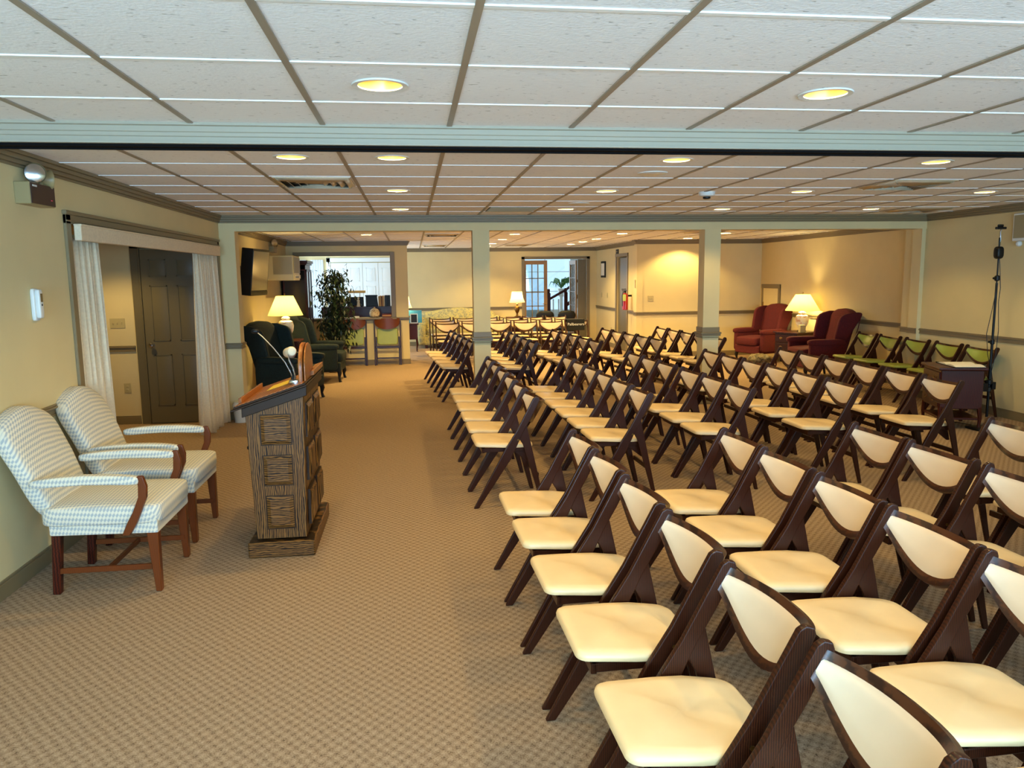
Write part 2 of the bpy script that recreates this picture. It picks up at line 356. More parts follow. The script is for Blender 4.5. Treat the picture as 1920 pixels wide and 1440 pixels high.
# ceiling: individual tiles with round cut-outs for the lights
TX0, TY0, TP = -1.0157, 2.2201, .61
cans_front = []
for y, xs in ((1.915, (1, 4)), (3.135, (1, 4)), (4.965, (0, 1, 4, 7)), (6.795, (1, 4, 7, 10)), (8.625, (1, 4, 7, 10))):
    j = round((y-TY0)/TP-.5)
    for k in xs:
        cans_front.append((k, j))
cans_back = [(0, 17), (4, 17), (4, 20), (4, 23), (4, 25), (7, 17), (7, 20), (7, 22), (7, 24), (10, 17), (10, 20)]
BEAMY0, BEAMY1 = 3.93, 4.06
def tile_ceiling(xa, xb, ya, yb, z, cans):
    b = MB()
    k0 = math.floor((xa-TX0)/TP); k1 = math.ceil((xb-TX0)/TP); j0 = math.floor((ya-TY0)/TP); j1 = math.ceil((yb-TY0)/TP)
    for k in range(k0, k1):
        for j in range(j0, j1):
            x0, x1 = max(xa, TX0+k*TP), min(xb, TX0+(k+1)*TP); y0, y1 = max(ya, TY0+j*TP), min(yb, TY0+(j+1)*TP)
            if x1-x0 < .01 or y1-y0 < .01: continue
            if (k, j) in cans:
                cx, cy = TX0+(k+.5)*TP, TY0+(j+.5)*TP; n = 32; vs = []
                for i in range(n):
                    a = 2*PI*(i+.5)/n; c, s = math.cos(a), math.sin(a); q = (TP/2)/max(abs(c), abs(s))
                    vs += [(cx+.088*c, cy+.088*s, z), (cx+q*c, cy+q*s, z)]
                fs = [(2*i, 2*i+1, (2*i+3) % (2*n), (2*i+2) % (2*n)) for i in range(n)]
                # corner fillers
                for cxs, cys in ((1, 1), (-1, 1), (-1, -1), (1, -1)):
                    vs.append((cx+cxs*TP/2, cy+cys*TP/2, z)); ci = len(vs)-1
                    a = math.atan2(cys, cxs) % (2*PI); i = int(a/(2*PI)*n-.5) % n
                    fs.append((2*i+1, ci, (2*i+3) % (2*n)))
                b.add(vs, fs)
            else:
                b.add([(x0, y0, z), (x1, y0, z), (x1, y1, z), (x0, y1, z)], [(0, 3, 2, 1)])
    return b
def ceil_build(name, b):
    me = bpy.data.meshes.new(name); me.from_pydata(b.v, [], b.f); me.materials.append(TILE)
    o = bpy.data.objects.new(name, me); COL.objects.link(o); o['kind'] = 'structure'; return o
ceil_build('ceiling', tile_ceiling(XL, XR, -3, YB, CEIL, cans_front))
ceil_build('ceiling_back', tile_ceiling(-3.0, XRB, YB+.2, YF, CEIL2, cans_back))
struct('ceiling_slab', MB().box(-5.1, 7.4, -3.1, YF+.1, CEIL+.24, CEIL+.30), WHITEP)
struct('ceiling_alcove', MB().box(-4.95, XL-.12, 5.1, 9.6, CEIL, CEIL+.05), WHITEP)
struct('ceiling_hall', MB().box(1.4, 6.7, YF+.13, 23.6, 3.0, 3.1), WHITEP)
bm_ = MB(); bc = MB(); bk = MB()
def grid(xa, xb, ya, yb, z):
    k = math.ceil((xa-TX0)/TP)
    while TX0+k*TP < xb:
        x = TX0+k*TP; bm_.box(x-.0125, x+.0125, ya, yb, z-.006, z+.002); bk.box(x-.0035, x+.0035, ya, yb, z-.007, z-.0055); k += 1
    j = math.ceil((ya-TY0)/TP)
    while TY0+j*TP < yb:
        y = TY0+j*TP; bc.box(xa, xb, y-.0115, y+.0115, z-.0045, z+.002); j += 1
grid(XL+.02, XR-.02, -2.98, BEAMY0, CEIL); grid(XL+.02, XR-.02, BEAMY1, YB, CEIL); grid(-2.98, XRB-.02, YB+.2, YF, CEIL2)
struct('trim_4', bm_, TBAR_M); struct('trim_5', bc, TBAR_LIT)
# folding-partition track across the room, stepped profile, dark slot below
prof = [(BEAMY0+.075, CEIL), (BEAMY0-.012, CEIL), (BEAMY0-.012, CEIL-.012), (BEAMY0, CEIL-.016), (BEAMY0, CEIL-.040), (BEAMY0+.006, CEIL-.044), (BEAMY0+.006, CEIL-.060), (BEAMY0+.012, CEIL-.064), (BEAMY0+.012, CEIL-.085), (BEAMY0-.004, CEIL-.088), (BEAMY0-.004, CEIL-.096), (BEAMY0+.075, CEIL-.096)]
struct('trim_6', MB().prism(prof, 'x', XL, XR), BEAMP)
struct('trim_7', MB().box(XL, XR, BEAMY0+.02, BEAMY0+.075, CEIL-.108, CEIL-.096).box(XL, XR, BEAMY0+.075, BEAMY0+.09, CEIL-.115, CEIL), plain('black_track_slot', (14, 12, 12), .8, spec=.1))
struct('trim_8', MB().box(XL, XR, BEAMY0+.09, BEAMY1, CEIL-.100, CEIL), BRASS)
# crown, chair rail, baseboard profiles: list of (depth, z0, z1)
CROWN = ((.014, -.088, -.072), (.028, -.072, -.048), (.042, -.048, -.022), (.055, -.022, 0))
RAIL = ((.016, .858, .872), (.010, .872, .905), (.026, .905, .918), (.016, .918, .928))
BASEB = ((.014, 0, .085), (.008, .085, .10))
def run(b, a, c, nrm, prof, zo=0):
    # a, c: ends (x,y) on the wall plane, nrm: into the room; axis-aligned
    for d, z0, z1 in prof:
        xs = sorted((a[0], c[0])); ys = sorted((a[1], c[1]))
        if nrm[0]: xs = sorted((a[0], a[0]+nrm[0]*d))
        if nrm[1]: ys = sorted((a[1], a[1]+nrm[1]*d))
        b.box(xs[0], xs[1], ys[0], ys[1], z0+zo, z1+zo)
n_ = [9]
def runs(name, items, mat=TRIM):
    b = MB()
    for it in items: run(b, *it)
    o = struct(name, b, mat, .002); return o
E, W_, NN, SS = (1, 0), (-1, 0), (0, 1), (0, -1)
runs('trim_9', [((XL, -3), (XL, BEAMY0-.02), E, CROWN, CEIL), ((XL, BEAMY1), (XL, YB), E, CROWN, CEIL), ((XL, YB), (XR, YB), SS, CROWN, CEIL), ((XR, -3), (XR, BEAMY0-.02), W_, CROWN, CEIL), ((XR, BEAMY1), (XR, YB), W_, CROWN, CEIL)])
runs('trim_10', [((NL, YB+.2), (NL, YP), E, CROWN, CEIL2), ((NL, YP), (-.08, YP), SS, CROWN, CEIL2), ((-.08, YP-.06), (-.08, YP+.15), E, CROWN, CEIL2), ((-3, YF), (XE, YF), SS, CROWN, CEIL2), ((XE, YRB+.2), (XE, YF), W_, CROWN, CEIL2), ((XE-.12, YRB-.02), (XE-.12, YRB+.18), W_, CROWN, CEIL2), ((XE-.12, YRB-.02), (XE, YRB-.02), SS, CROWN, CEIL2), ((XE, YRB), (XRB, YRB), SS, CROWN, CEIL2), ((XRB, 9.9), (XRB, YRB), W_, CROWN, CEIL2)])
runs('trim_11', [((XL, -3), (XL, 5.36), E, RAIL), ((XL+.001, YB), (-2.045, YB), SS, RAIL), ((-2.045, YB-.02), (-2.045, YB+.2), E, RAIL), ((NL, YB+.21), (NL, YP), E, RAIL)])
runs('trim_12', [((NL, YP), (-.08, YP), SS, ((.016, .858, .872), (.010, .872, .89), (.05, .89, .915))), ((-.08, YP-.03), (-.08, YP+.15), E, RAIL), ((-2.0, YF), (2.72, YF), SS, RAIL), ((XE, 17.24), (XE, YF), W_, RAIL), ((XE, YRB+.2), (XE, 16.21), W_, RAIL), ((XE-.12, YRB-.02), (XE-.12, YRB+.18), W_, RAIL), ((XE-.12, YRB-.02), (XE, YRB-.02), SS, RAIL), ((XE, YRB), (XRB, YRB), SS, RAIL), ((XRB, 9.9), (XRB, 13.9), W_, RAIL), ((XR, -3), (XR, 9.9), W_, RAIL), ((XR-.055, YB+.01), (XR-.055, YB+.2), W_, RAIL), ((-4.9, 9.42), (-3.22, 9.42), SS, RAIL)])
runs('baseboard_left', [((XL, -3), (XL, 5.36), E, BASEB), ((XL, YB), (-2.045, YB), SS, BASEB), ((-2.045, YB), (-2.045, YB+.2), E, BASEB), ((NL, YB+.21), (NL, YP), E, BASEB), ((-4.9, 9.42), (-3.22, 9.42), SS, BASEB)])
runs('baseboard_back', [((NL, YP), (-.08, YP), SS, BASEB), ((-.08, YP), (-.08, YP+.15), E, BASEB), ((-2.0, YF), (2.72, YF), SS, BASEB), ((XE, 17.24), (XE, YF), W_, BASEB), ((XE-.12, YRB-.02), (XE-.12, YRB+.18), W_, BASEB), ((XE, YRB), (XRB, YRB), SS, BASEB)])
runs('baseboard_right', [((XR, -3), (XR, 9.9), W_, BASEB), ((XRB, 9.9), (XRB, YRB), W_, BASEB)])
# casing round the curtained opening
b = MB(); b.box(XL, XL+.02, 5.37, 5.44, 0, 2.12).box(XL, XL+.02, 9.29, 9.36, 0, 2.12).box(XL, XL+.02, 5.37, 9.36, 2.05, 2.11).box(XL, XL+.030, 5.36, 9.37, 2.11, 2.135).box(XL, XL+.026, 5.37, 9.36, 2.065, 2.075)
struct('trim_13', b, TRIM, .003)
# ------------------------------------------------------------------ doors and windows
def panel_door(name, w_, h_, cols, rows, mat, t=.04, gap=.11):
    """door leaf in local coords: x 0..w, front face at y=0 looking to -y"""
    o = MB().box(0, w_, 0, t, 0, h_).build(name, mat, None, .003); o['kind'] = 'structure'
    return o
def raised(b, x0, x1, z0, z1, y=0):
    # moulded frame and raised field, projecting to -y
    f = .012
    for (a0, a1, c0, c1) in ((x0, x1, z0, z0+f), (x0, x1, z1-f, z1), (x0, x0+f, z0, z1), (x1-f, x1, z0, z1)): b.box(a0, a1, y-.008, y, c0, c1)
    i = .035
    vs = [(x0+f, y-.001, z0+f), (x1-f, y-.001, z0+f), (x1-f, y-.001, z1-f), (x0+f, y-.001, z1-f), (x0+i+f, y-.010, z0+i+f), (x1-i-f, y-.010, z0+i+f), (x1-i-f, y-.010, z1-i-f), (x0+i+f, y-.010, z1-i-f)]
    b.add(vs, [(0, 1, 5, 4), (1, 2, 6, 5), (2, 3, 7, 6), (3, 0, 4, 7), (4, 5, 6, 7)])
d1 = MB().box(-3.09, -2.40, 9.375, 9.415, .01, 2.03).build('door_1', DOORP, None, .003); d1['kind'] = 'structure'
b = MB()
for x0, x1 in ((-3.0, -2.81), (-2.70, -2.50)):
    for z0, z1 in ((.22, .82), (.98, 1.62), (1.72, 1.92)): raised(b, x0, x1, z0, z1, 9.375)
b.build('door_panel', DOORP, d1)
k = MB(); k.lathe([(.028, 0), (.028, .008), (.010, .010), (.010, .032), (.026, .040), (.030, .052), (.022, .066), (.006, .070)], 20)
ko = k.build('door_knob', CHROME, d1); ko.location = (-3.02, 9.375, .93); ko.rotation_euler = (PI/2, 0, 0)
struct('trim_14', MB().box(-3.20, -3.10, 9.39, 9.42, 0, 2.10).box(-3.20, -2.36, 9.39, 9.42, 2.04, 2.12).box(-3.11, -3.095, 9.37, 9.42, 0, 2.05), DOORP, .004)
# bifold closet doors on the far wall
wds = [-1.93, -1.555, -1.18, -.805, -.43]
for i in range(4):
    d = MB().box(wds[i]+.003, wds[i+1]-.003, YF-.045, YF-.012, .02, 2.04).build('door_%d' % (i+2), WHITEP, None, .003); d['kind'] = 'structure'
    b = MB()
    for z0, z1 in ((.15, .75), (.85, 1.48), (1.60, 1.92)): raised(b, wds[i]+.08, wds[i+1]-.08, z0, z1, YF-.045)
    b.build('door_panel', WHITEP, d)
struct('trim_15', MB().box(-2.03, -1.94, YF-.03, YF, 0, 2.16).box(-2.03, -.34, YF-.03, YF, 2.06, 2.16).box(-.42, -.34, YF-.03, YF, 0, 2.16), WHITEP, .004)
# far room windows with sheers
def window(name, x0, x1, z0, z1, y, nx, nz, mat=WHITEP, axis='y'):
    b = MB(); t = .04
    def bx(a0, a1, c0, c1, d=.02):
        if axis == 'y': b.box(a0, a1, y-d, y+d, c0, c1)
        else: b.box(y-d, y+d, a0, a1, c0, c1)
    bx(x0, x1, z0, z0+t); bx(x0, x1, z1-t, z1); bx(x0, x0+t, z0, z1); bx(x1-t, x1, z0, z1)
    for i in range(1, nx): x = x0+(x1-x0)*i/nx; bx(x-.01, x+.01, z0, z1, .012)
    for i in range(1, nz): z = z0+(z1-z0)*i/nz; bx(x0, x1, z-.01, z+.01, .012)
    o = b.build(name, mat); o['kind'] = 'structure'
    g = MB()
    if axis == 'y': g.box(x0+.01, x1-.01, y-.003, y+.003, z0+.01, z1-.01)
    else: g.box(y-.003, y+.003, x0+.01, x1-.01, z0+.01, z1-.01)
    g.build('window_pane', GLASS, o); return o
window('window_1', -2.72, -2.10, .35, 2.1, YF+.06, 2, 3)
window('window_2', 15.7, 18.7, .5, 2.2, -2.96, 4, 3, axis='x')
for i, (x0, x1) in enumerate(((-2.05, -.55), (-.2, 1.2), (1.4, 2.9), (3.1, 4.6), (4.8, 6.2))):
    window('window_%d' % (i+3), x0, x1, .7, 2.2, -3.06, 2, 2)
window('window_8', 2.4, 4.9, .6, 3.0, 23.55, 3, 4)
def drape(name, label, pts, z0, z1, amp, folds, mat, cat='curtain', group=None, flare=0, th=.004):
    """pleated cloth hanging along the line pts[0]..pts[1]"""
    (xa, ya), (xb, yb) = pts; n = folds*8; vs = []; nz = 10
    L = math.hypot(xb-xa, yb-ya); tx, ty = (xb-xa)/L, (yb-ya)/L; nx, ny = -ty, tx
    rnd = random.Random(len(label)); ph = [rnd.uniform(-.6, .6) for _ in range(folds+1)]; am = [rnd.uniform(.6, 1.2) for _ in range(folds+1)]
    for j in range(nz+1):
        t = j/nz; z = z1+(z0-z1)*t; sp = 1+flare*t
        for i in range(n+1):
            s = i/n; f = s*folds; q = int(min(f, folds-1)); a = amp*am[q]*(.35+.65*t)
            o = a*math.sin(2*PI*f+ph[q]*math.sin(PI*(f-q))); u = ((s-.5)*sp+.5)*L
            vs.append((xa+tx*u+nx*o, ya+ty*u+ny*o, z+.02*math.sin(f*1.7)*t*(j == nz)))
    m = n+1; fs = [(j*m+i, j*m+i+1, (j+1)*m+i+1, (j+1)*m+i) for j in range(nz) for i in range(n)]
    b = MB().add(vs, fs); o = b.build(name, mat, None, 0, 80)
    if th:
        md = o.modifiers.new('thick', 'SOLIDIFY'); md.thickness = th
    return tag(o, label, cat, group)
drape('drape', 'left ivory drape gathered beside the patterned armchairs', ((-2.245, 5.49), (-2.245, 5.95)), .03, 1.98, .05, 8, CURT, flare=.05)
drape('drape', 'right ivory drape hanging to the carpet beside the taupe door', ((-2.245, 8.46), (-2.215, 9.24)), .03, 1.98, .06, 10, CURT, flare=.12)
t = thing('curtain_valance', 'long ivory padded cornice box above the curtained alcove opening', 'valance', (-2.195, 7.34, 1.945))
MB().box(0, .045, -1.88, 1.85, 0, .100).box(0, .052, -1.885, 1.855, .095, .108).build('cornice_box', CURT, t, .004)
MB().box(-.04, -.01, -1.84, 1.81, .02, .04).build('track', TANP, t)
for i, (x0, x1) in enumerate(((-2.72, -2.50), (-2.40, -2.1))):
    drape('sheer_curtain', ('white sheer curtain at left of the bright far window', 'white sheer curtain at right of the bright far window, behind the ficus')[i], ((x0, YF-.06), (x1, YF-.06)), .2, 2.12, .03, 5, SHEER, th=0)
# french doors to the stair hall
def french(name, w_, loc, rz, mat, cols=3, rows=5):
    """leaf, local x 0..w, thickness along y"""
    st = .085; b = MB(); hh = 2.06
    b.box(0, st, -.02, .02, .01, hh).box(w_-st, w_, -.02, .02, .01, hh).box(st, w_-st, -.02, .02, hh-.1, hh).box(st, w_-st, -.02, .02, .01, .24)
    o = b.build(name, mat, None, .002); o['kind'] = 'structure'; o.location = loc; o.rotation_euler = (0, 0, rz)
    m = MB()
    for i in range(1, cols): x = st+(w_-2*st)*i/cols; m.box(x-.011, x+.011, -.015, .015, .24, hh-.1)
    for i in range(1, rows): z = .24+(hh-.34)*i/rows; m.box(st, w_-st, -.015, .015, z-.011, z+.011)
    m.build('muntins', TRIM, o)
    MB().box(st, w_-st, -.003, .003, .24, hh-.1).build('glass_pane', GLASS, o)
    h = MB().tube([(w_-.04, -.02, .98), (w_-.04, -.06, .98), (w_-.13, -.06, .98)], .009); h.build('door_handle', BRASS, o)
    return o
FDOOR = plain('ochre_stained_door_wood', (150, 112, 58), .4)
french('door_6', .62, (2.74, YF+.03, 0), 0, FDOOR)
french('door_7', .62, (4.12, YF+.10, 0), PI/2+.06, FDOOR)
struct('door_8', MB().box(4.14, 4.35, YF+.01, YF+.05, .01, 2.08), DOORP, .004)
struct('trim_16', MB().box(2.71, 2.79, YF-.02, YF, 0, 2.15).box(2.71, 4.44, YF-.02, YF, 2.09, 2.15).box(4.36, 4.44, YF-.02, YF, 0, 2.15), TRIM, .003)
struct('door_9', MB().box(XE+.03, XE+.07, 16.32, 17.13, .01, 2.06), DOORP, .004)
struct('trim_17', MB().box(XE-.02, XE, 16.22, 16.30, 0, 2.14).box(XE-.02, XE, 17.15, 17.23, 0, 2.14).box(XE-.025, XE, 16.22, 17.23, 2.08, 2.15), TRIM, .003)
# small access door in the right back wall
struct('trim_18', MB().box(XRB-.022, XRB, 14.32, 14.40, .0, 1.44).box(XRB-.022, XRB, 15.04, 15.12, .0, 1.44).box(XRB-.026, XRB, 14.32, 15.12, 1.38, 1.46), TRIM, .003)
d = struct('door_10', MB().box(XRB-.016, XRB-.001, 14.40, 15.04, .01, 1.38), WALL, .002)
MB().box(XRB-.03, XRB-.016, 15.02, 15.05, 1.0, 1.10).box(XRB-.03, XRB-.016, 15.02, 15.05, .2, .3).build('hinge', BRASS, d)

# ------------------------------------------------------------------ ceiling fittings
def spot(parent, loc, power, size=2.3, blend=.4, col=WARM, r=.038):
    l = bpy.data.lights.new('can_lamp', 'SPOT'); l.energy = power; l.spot_size = size; l.spot_blend = blend; l.color = col; l.shadow_soft_size = r
    o = bpy.data.objects.new('can_lamp', l); COL.objects.link(o); o.location = loc; o.parent = parent; return o
def make_can(open_=True):
    t = thing('ceiling_light', '', 'ceiling light', group='round recessed ceiling lights')
    MB().lathe([(.088, .002), (.086, -.004), (.108, -.006), (.110, -.001), (.108, .0005)], 32, caps=False).build('trim_ring', WHITEPL, t)
    MB().lathe([(.088, 0), (.080, .03), (.066, .09), (.055, .12)], 32, caps=False).build('reflector', GOLDR, t)
    MB().lathe([(.056, .118), (.052, .10), (.03, .09), (.005, .087)], 24).build('bulb', LAMPW, t)
    spot(t, (0, 0, .03), 98)
    return t
can0 = remember(make_can())
names_x = {0: 'far left extra', 1: 'left', 4: 'centre', 7: 'right of centre', 10: 'far right'}
rowname = {}
first = True
CANW = 30
def put_can(k, j, z, label):
    global first
    loc = (TX0+(k+.5)*TP, TY0+(j+.5)*TP, z)
    if first:
        first = False; can0.location = loc; can0['label'] = label; return can0
    return dup(can0, loc, 0, label)
rows_f = {}
FRONTL = bpy.data.lights['can_lamp'].copy(); FRONTL.energy = 24
for k, j in cans_front: rows_f.setdefault(j, []).append(k)
jn = sorted(rows_f)
front_names = {0: 'recessed light nearest overhead in front of the partition track', 1: 'large gold-lit recessed light between camera and partition track', 2: 'recessed light in first row past the track', 3: 'recessed light in second row past the track', 4: 'recessed light in third row past the track'}
xpos = {0: 'leftmost, beside the square diffuser', 1: 'above the aisle', 4: 'above the inner chair rows', 7: 'right of centre', 10: 'nearest the right wall'}
for r, j in enumerate(jn):
    for k in rows_f[j]:
        oc = put_can(k, j, CEIL, front_names[r]+', '+xpos[k])
        if r < 2:
            for ch in bpy.data.objects:
                if ch.parent == oc and ch.type == 'LIGHT': ch.data = FRONTL
bx2 = 'recessed light beyond the beam in front of the yellow-lit wall, beside the right post'
bx = {0: 'recessed light beyond the beam at left, before the pass-through wall', 10: 'recessed light beyond the beam at right, above the burgundy wing chairs'}
ordn = {17: 'nearest beyond the beam', 20: 'second beyond the beam', 22: 'third beyond the beam', 23: 'third beyond the beam', 24: 'farthest beyond the beam', 25: 'farthest beyond the beam'}
BACKL = bpy.data.lights['can_lamp'].copy(); BACKL.energy = 120; FARL = BACKL.copy(); FARL.energy = 66
for k, j in cans_back:
    oc = put_can(k, j, CEIL2, bx2 if (k, j) == (10, 20) else bx.get(k, 'recessed light, %s, in the %s line' % (ordn[j], {4: 'left', 7: 'right'}.get(k))))
    for ch in bpy.data.objects:
        if ch.parent == oc and ch.type == 'LIGHT': ch.data = BACKL if j < 20 else FARL
VENTM = plain('vent_enamel', (206, 190, 160), .35, metal=.3)
def diffuser(name, label, cx, cy, sx, sy, z, mat=VENTM, group=None):
    t = thing(name, label, 'ceiling vent', (cx, cy, z), 0, group)
    b = MB()
    for f in (1.0, .78, .56, .34):
        ax, ay = sx/2*f, sy/2*f; d = -.004-.012*(1-f)*0; w_ = .018
        for s in (-1, 1):
            b.add([(-ax, s*ay, -.004), (ax, s*ay, -.004), (ax-w_, s*(ay-w_*1.6), -.026), (-ax+w_, s*(ay-w_*1.6), -.026)], [(0, 1, 2, 3)])
            b.add([(s*ax, -ay, -.004), (s*ax, ay, -.004), (s*(ax-w_*1.6), ay-w_, -.026), (s*(ax-w_*1.6), -ay+w_, -.026)], [(0, 1, 2, 3)])
    o = b.build('louvres', mat, t); md = o.modifiers.new('thick', 'SOLIDIFY'); md.thickness = .002
    MB().box(-sx/2+.005, sx/2-.005, -sy/2+.005, sy/2-.005, -.004, -.001).build('duct_opening', BLACK, t)
    MB().box(-sx/2-.015, sx/2+.015, -sy/2-.015, -sy/2, -.008, -.001).box(-sx/2-.015, sx/2+.015, sy/2, sy/2+.015, -.008, -.001).box(-sx/2-.015, -sx/2, -sy/2, sy/2, -.008, -.001).box(sx/2, sx/2+.015, -sy/2, sy/2, -.008, -.001).build('frame', mat, t)
    return t
diffuser('air_diffuser', 'square stepped ceiling diffuser above the aisle at left', -.71, 6.19, .53, .53, CEIL)
diffuser('air_diffuser', 'square ceiling diffuser at right, nearest the camera', 4.17, 6.19, .53, .53, CEIL)
diffuser('air_diffuser', 'square ceiling diffuser at far right near the beam', 6.0, 8.63, .53, .53, CEIL)
diffuser('air_diffuser', 'square ceiling diffuser beyond the beam left of the centre post', .51, 12.9, .53, .53, CEIL2)
diffuser('air_diffuser', 'small ceiling diffuser above the sofa', .51, 17.2, .5, .5, CEIL2)
diffuser('air_diffuser', 'small ceiling diffuser above the facing chairs', 2.34, 17.2, .5, .5, CEIL2)
diffuser('air_diffuser', 'ceiling diffuser beside the right post', 4.78, 12.3, .53, .53, CEIL2)
t = thing('return_grille', 'dark slatted return grille in the ceiling before the beam', 'ceiling vent', (1.12, 8.63, CEIL))
b = MB()
for i in range(14): b.box(-.26, .26, -.26+i*.038, -.245+i*.038, -.010, -.002)
b.build('slats', TANP, t); MB().box(-.27, .27, -.28, .28, -.003, -.0005).build('backing', BLACK, t)
def disc(label, x, y, z):
    t = thing('ceiling_speaker', label, 'ceiling speaker', (x, y, z))
    MB().lathe([(.11, 0), (.11, -.006), (.10, -.009), (.02, -.010)], 32).build('grille', WHITEPL, t)
    return t
disc('round white ceiling speaker, nearer of the two', 1.77, 5.60, CEIL); disc('round white ceiling speaker, farther of the two', 1.73, 7.95, CEIL)
t = thing('smoke_detector', 'white smoke detector on the ceiling above the middle chairs', 'smoke detector', (2.68, 6.86, CEIL))
MB().lathe([(.075, 0), (.075, -.015), (.066, -.035), (.05, -.042)], 32).build('base', WHITEPL, t)
MB().lathe([(.034, -.042), (.034, -.058), (.02, -.064)], 24).build('sensor', BLACK, t)

t = thing('added_alcove_light', 'unseen dome light added inside the alcove behind the curtained opening', 'ceiling light', (-3.3, 8.55, CEIL))  # out of view; assumed fixture added to brighten the dark alcove
MB().lathe([(.14, 0), (.14, -.02), (.10, -.06), (.02, -.075)], 28).build('dome', SHADEW, t)
l = bpy.data.lights.new('dome_glow', 'SPOT'); l.spot_size = 2.1; l.spot_blend = .5; l.energy = 55; l.color = WARM; l.shadow_soft_size = .1
o = bpy.data.objects.new('dome_glow', l); COL.objects.link(o); o.location = (0, 0, -.09); o.parent = t

# ------------------------------------------------------------------ folding chair
def chair_mesh(kind='cream'):
    pad = {'cream': CREAM, 'green': GREENV}[kind]; bp = {'cream': PINKC, 'green': GREENV}[kind]
    t = thing('folding_chair', '', 'chair')
    # long posts: back top to front foot ; rear legs
    for s in (-1, 1):
        y0, y1 = (s*.213, s*.237)
        post = [(-.478, 0), (-.440, 0), (-.20, .355), (-.105, .555), (-.045, .66), (.018, .785), (.012, .805), (-.012, .812), (-.030, .800), (-.155, .565), (-.235, .44)]
        MB().prism(post, 'y', y0, y1).build('front_leg', WOOD, t, .006, seg=2)
        y0, y1 = (s*.216, s*.234)
        leg = [(-.150, .53), (-.115, .592), (-.078, .60), (-.056, .50), (-.012, .30), (.052, 0), (.024, 0), (-.060, .30), (-.108, .46)]
        MB().prism(leg, 'y', y0, y1).build('rear_leg', WOOD, t, .005, seg=2)
    # seat frame with under brackets
    b = MB(); b.box(-.40, -.06, -.185, -.165, .405, .436).box(-.40, -.06, .165, .185, .405, .436).box(-.405, -.385, -.185, .185, .400, .436).box(-.08, -.06, -.19, .19, .395, .436)
    for s in (-1, 1): b.prism([(-.06, .43), (-.19, .41), (-.15, .385), (-.055, .31), (-.03, .31)], 'y', s*.150, s*.168)
    b.build('seat_frame', WOOD, t, .003)
    MB().box(-.004, .016, -.188, .188, .20, .235).build('stretcher', WOOD, t, .003)
    MB().tube([(-.145, -.24, .50), (-.145, -.236, .50)], .007, 10).tube([(-.145, .236, .50), (-.145, .24, .50)], .007, 10).build('pivot_screw', BRASS, t)
    # seat cushion
    out = []
    def corner(cx, cy, r, a0, a1, n=5):
        for i in range(n+1): a = a0+(a1-a0)*i/n; out.append((cx+r*math.cos(a), cy+r*math.sin(a)))
    corner(-.405, -.145, .045, 1.5*PI-.15, PI, 5)[0:0] if False else None
    out = []
    corner(-.408, -.148, .042, PI*1.45, PI, 5)
    corner(-.408, .148, .042, PI, PI*.55, 5)
    out.append((-.26, .204)); out.append((-.16, .205))
    corner(-.085, .120, .065, PI*.42, 0, 6)
    corner(-.085, -.120, .065, 0, -PI*.42, 6)
    out.append((-.16, -.205)); out.append((-.26, -.204))
    cx = -.24
    def ring(f, z, dz=0): return [(cx+(x-cx)*f, y*f, z+.018*((-x-.24)/.2)*.5+dz) for x, y in out]
    MB().rings([ring(.95, .436), ring(.995, .440), ring(1.0, .450), ring(.985, .461), ring(.94, .4675), ring(.8, .470), ring(.45, .468), ring(.05, .467)]).build('seat', pad, t, 0, 60)
    # backrest: bowed D-shaped shell with a pad on its front
    top = Vector((.002, 0, .785)); dv = Vector((-.47, 0, -.80)).normalized(); nb = Vector((.96, 0, -.28)).normalized(); nf = Vector((-.862, 0, .507))
    BW, BOW = .2135, .082
    def P(s, v, off):
        p = top+dv*v+nb*(BOW*max(0, 1-abs(s)**2.3)**.75)+nf*off
        return (p.x, BW*s, p.z)
    def shell(v0, v1fn, o0, o1, n=24, s0=1.0, rr=.0, taper=0):
        rows = 6; F = []; 
        for side, off in ((0, o0), (1, o1)):
            for j in range(rows+1):
                for i in range(n+1):
                    s = math.sin((-1+2*i/n)*PI/2)*s0; a = v0(s); c = v1fn(s); q = j/rows
                    edge = min(1, min(q, 1-q)*5, (1-abs(s)/s0)*12+.35) if taper else 1
                    F.append(P(s, a+(c-a)*q, off if side == 0 else o0+(off-o0)*(edge**.5)))
        m = (n+1)*(rows+1); fs = []
        for j in range(rows):
            for i in range(n):
                a = j*(n+1)+i; fs += [(a, a+1, a+n+2, a+n+1), (m+a+n+1, m+a+n+2, m+a+1, m+a)]
        for i in range(n): fs += [(i, m+i, m+i+1, i+1), (rows*(n+1)+i, rows*(n+1)+i+1, m+rows*(n+1)+i+1, m+rows*(n+1)+i)]
        for j in range(rows): a = j*(n+1); fs += [(a, a+n+1, m+a+n+1, m+a), (a+n, m+a+n, m+a+2*n+1, a+2*n+1)]
        return MB().add(F, fs)
    g = lambda s: max(0, 1-s*s)**.9
    bk_ = shell(lambda s: 0, lambda s: .078+.122*g(s), -.012, .010).build('backrest', BACKW, t, 0, 30)
    shell(lambda s: .024, lambda s: .060+.110*g(s), .010, .017, s0=.988, taper=1).build('back_pad', bp, bk_, 0, 70)
    return t
chair0 = remember(chair_mesh('cream')); green0 = remember(chair_mesh('green'))
used = set()
def put_chair(proto, x, y, rz, label, group):
    if proto.name not in used:
        used.add(proto.name); proto.location = (x, y, 0); proto.rotation_euler = (0, 0, rz); proto['label'] = label; proto['group'] = group; return proto
    return dup(proto, (x, y, 0), rz, label, group)
ORD = ['nearest the camera', 'second from the camera', 'third from the camera', 'fourth from the camera', 'fifth from the camera', 'farthest from the camera']
ROWN = ['row along the aisle', 'second row from the aisle', 'third row from the aisle', 'fourth row from the aisle', 'outermost row from the aisle']
rj = random.Random(3)
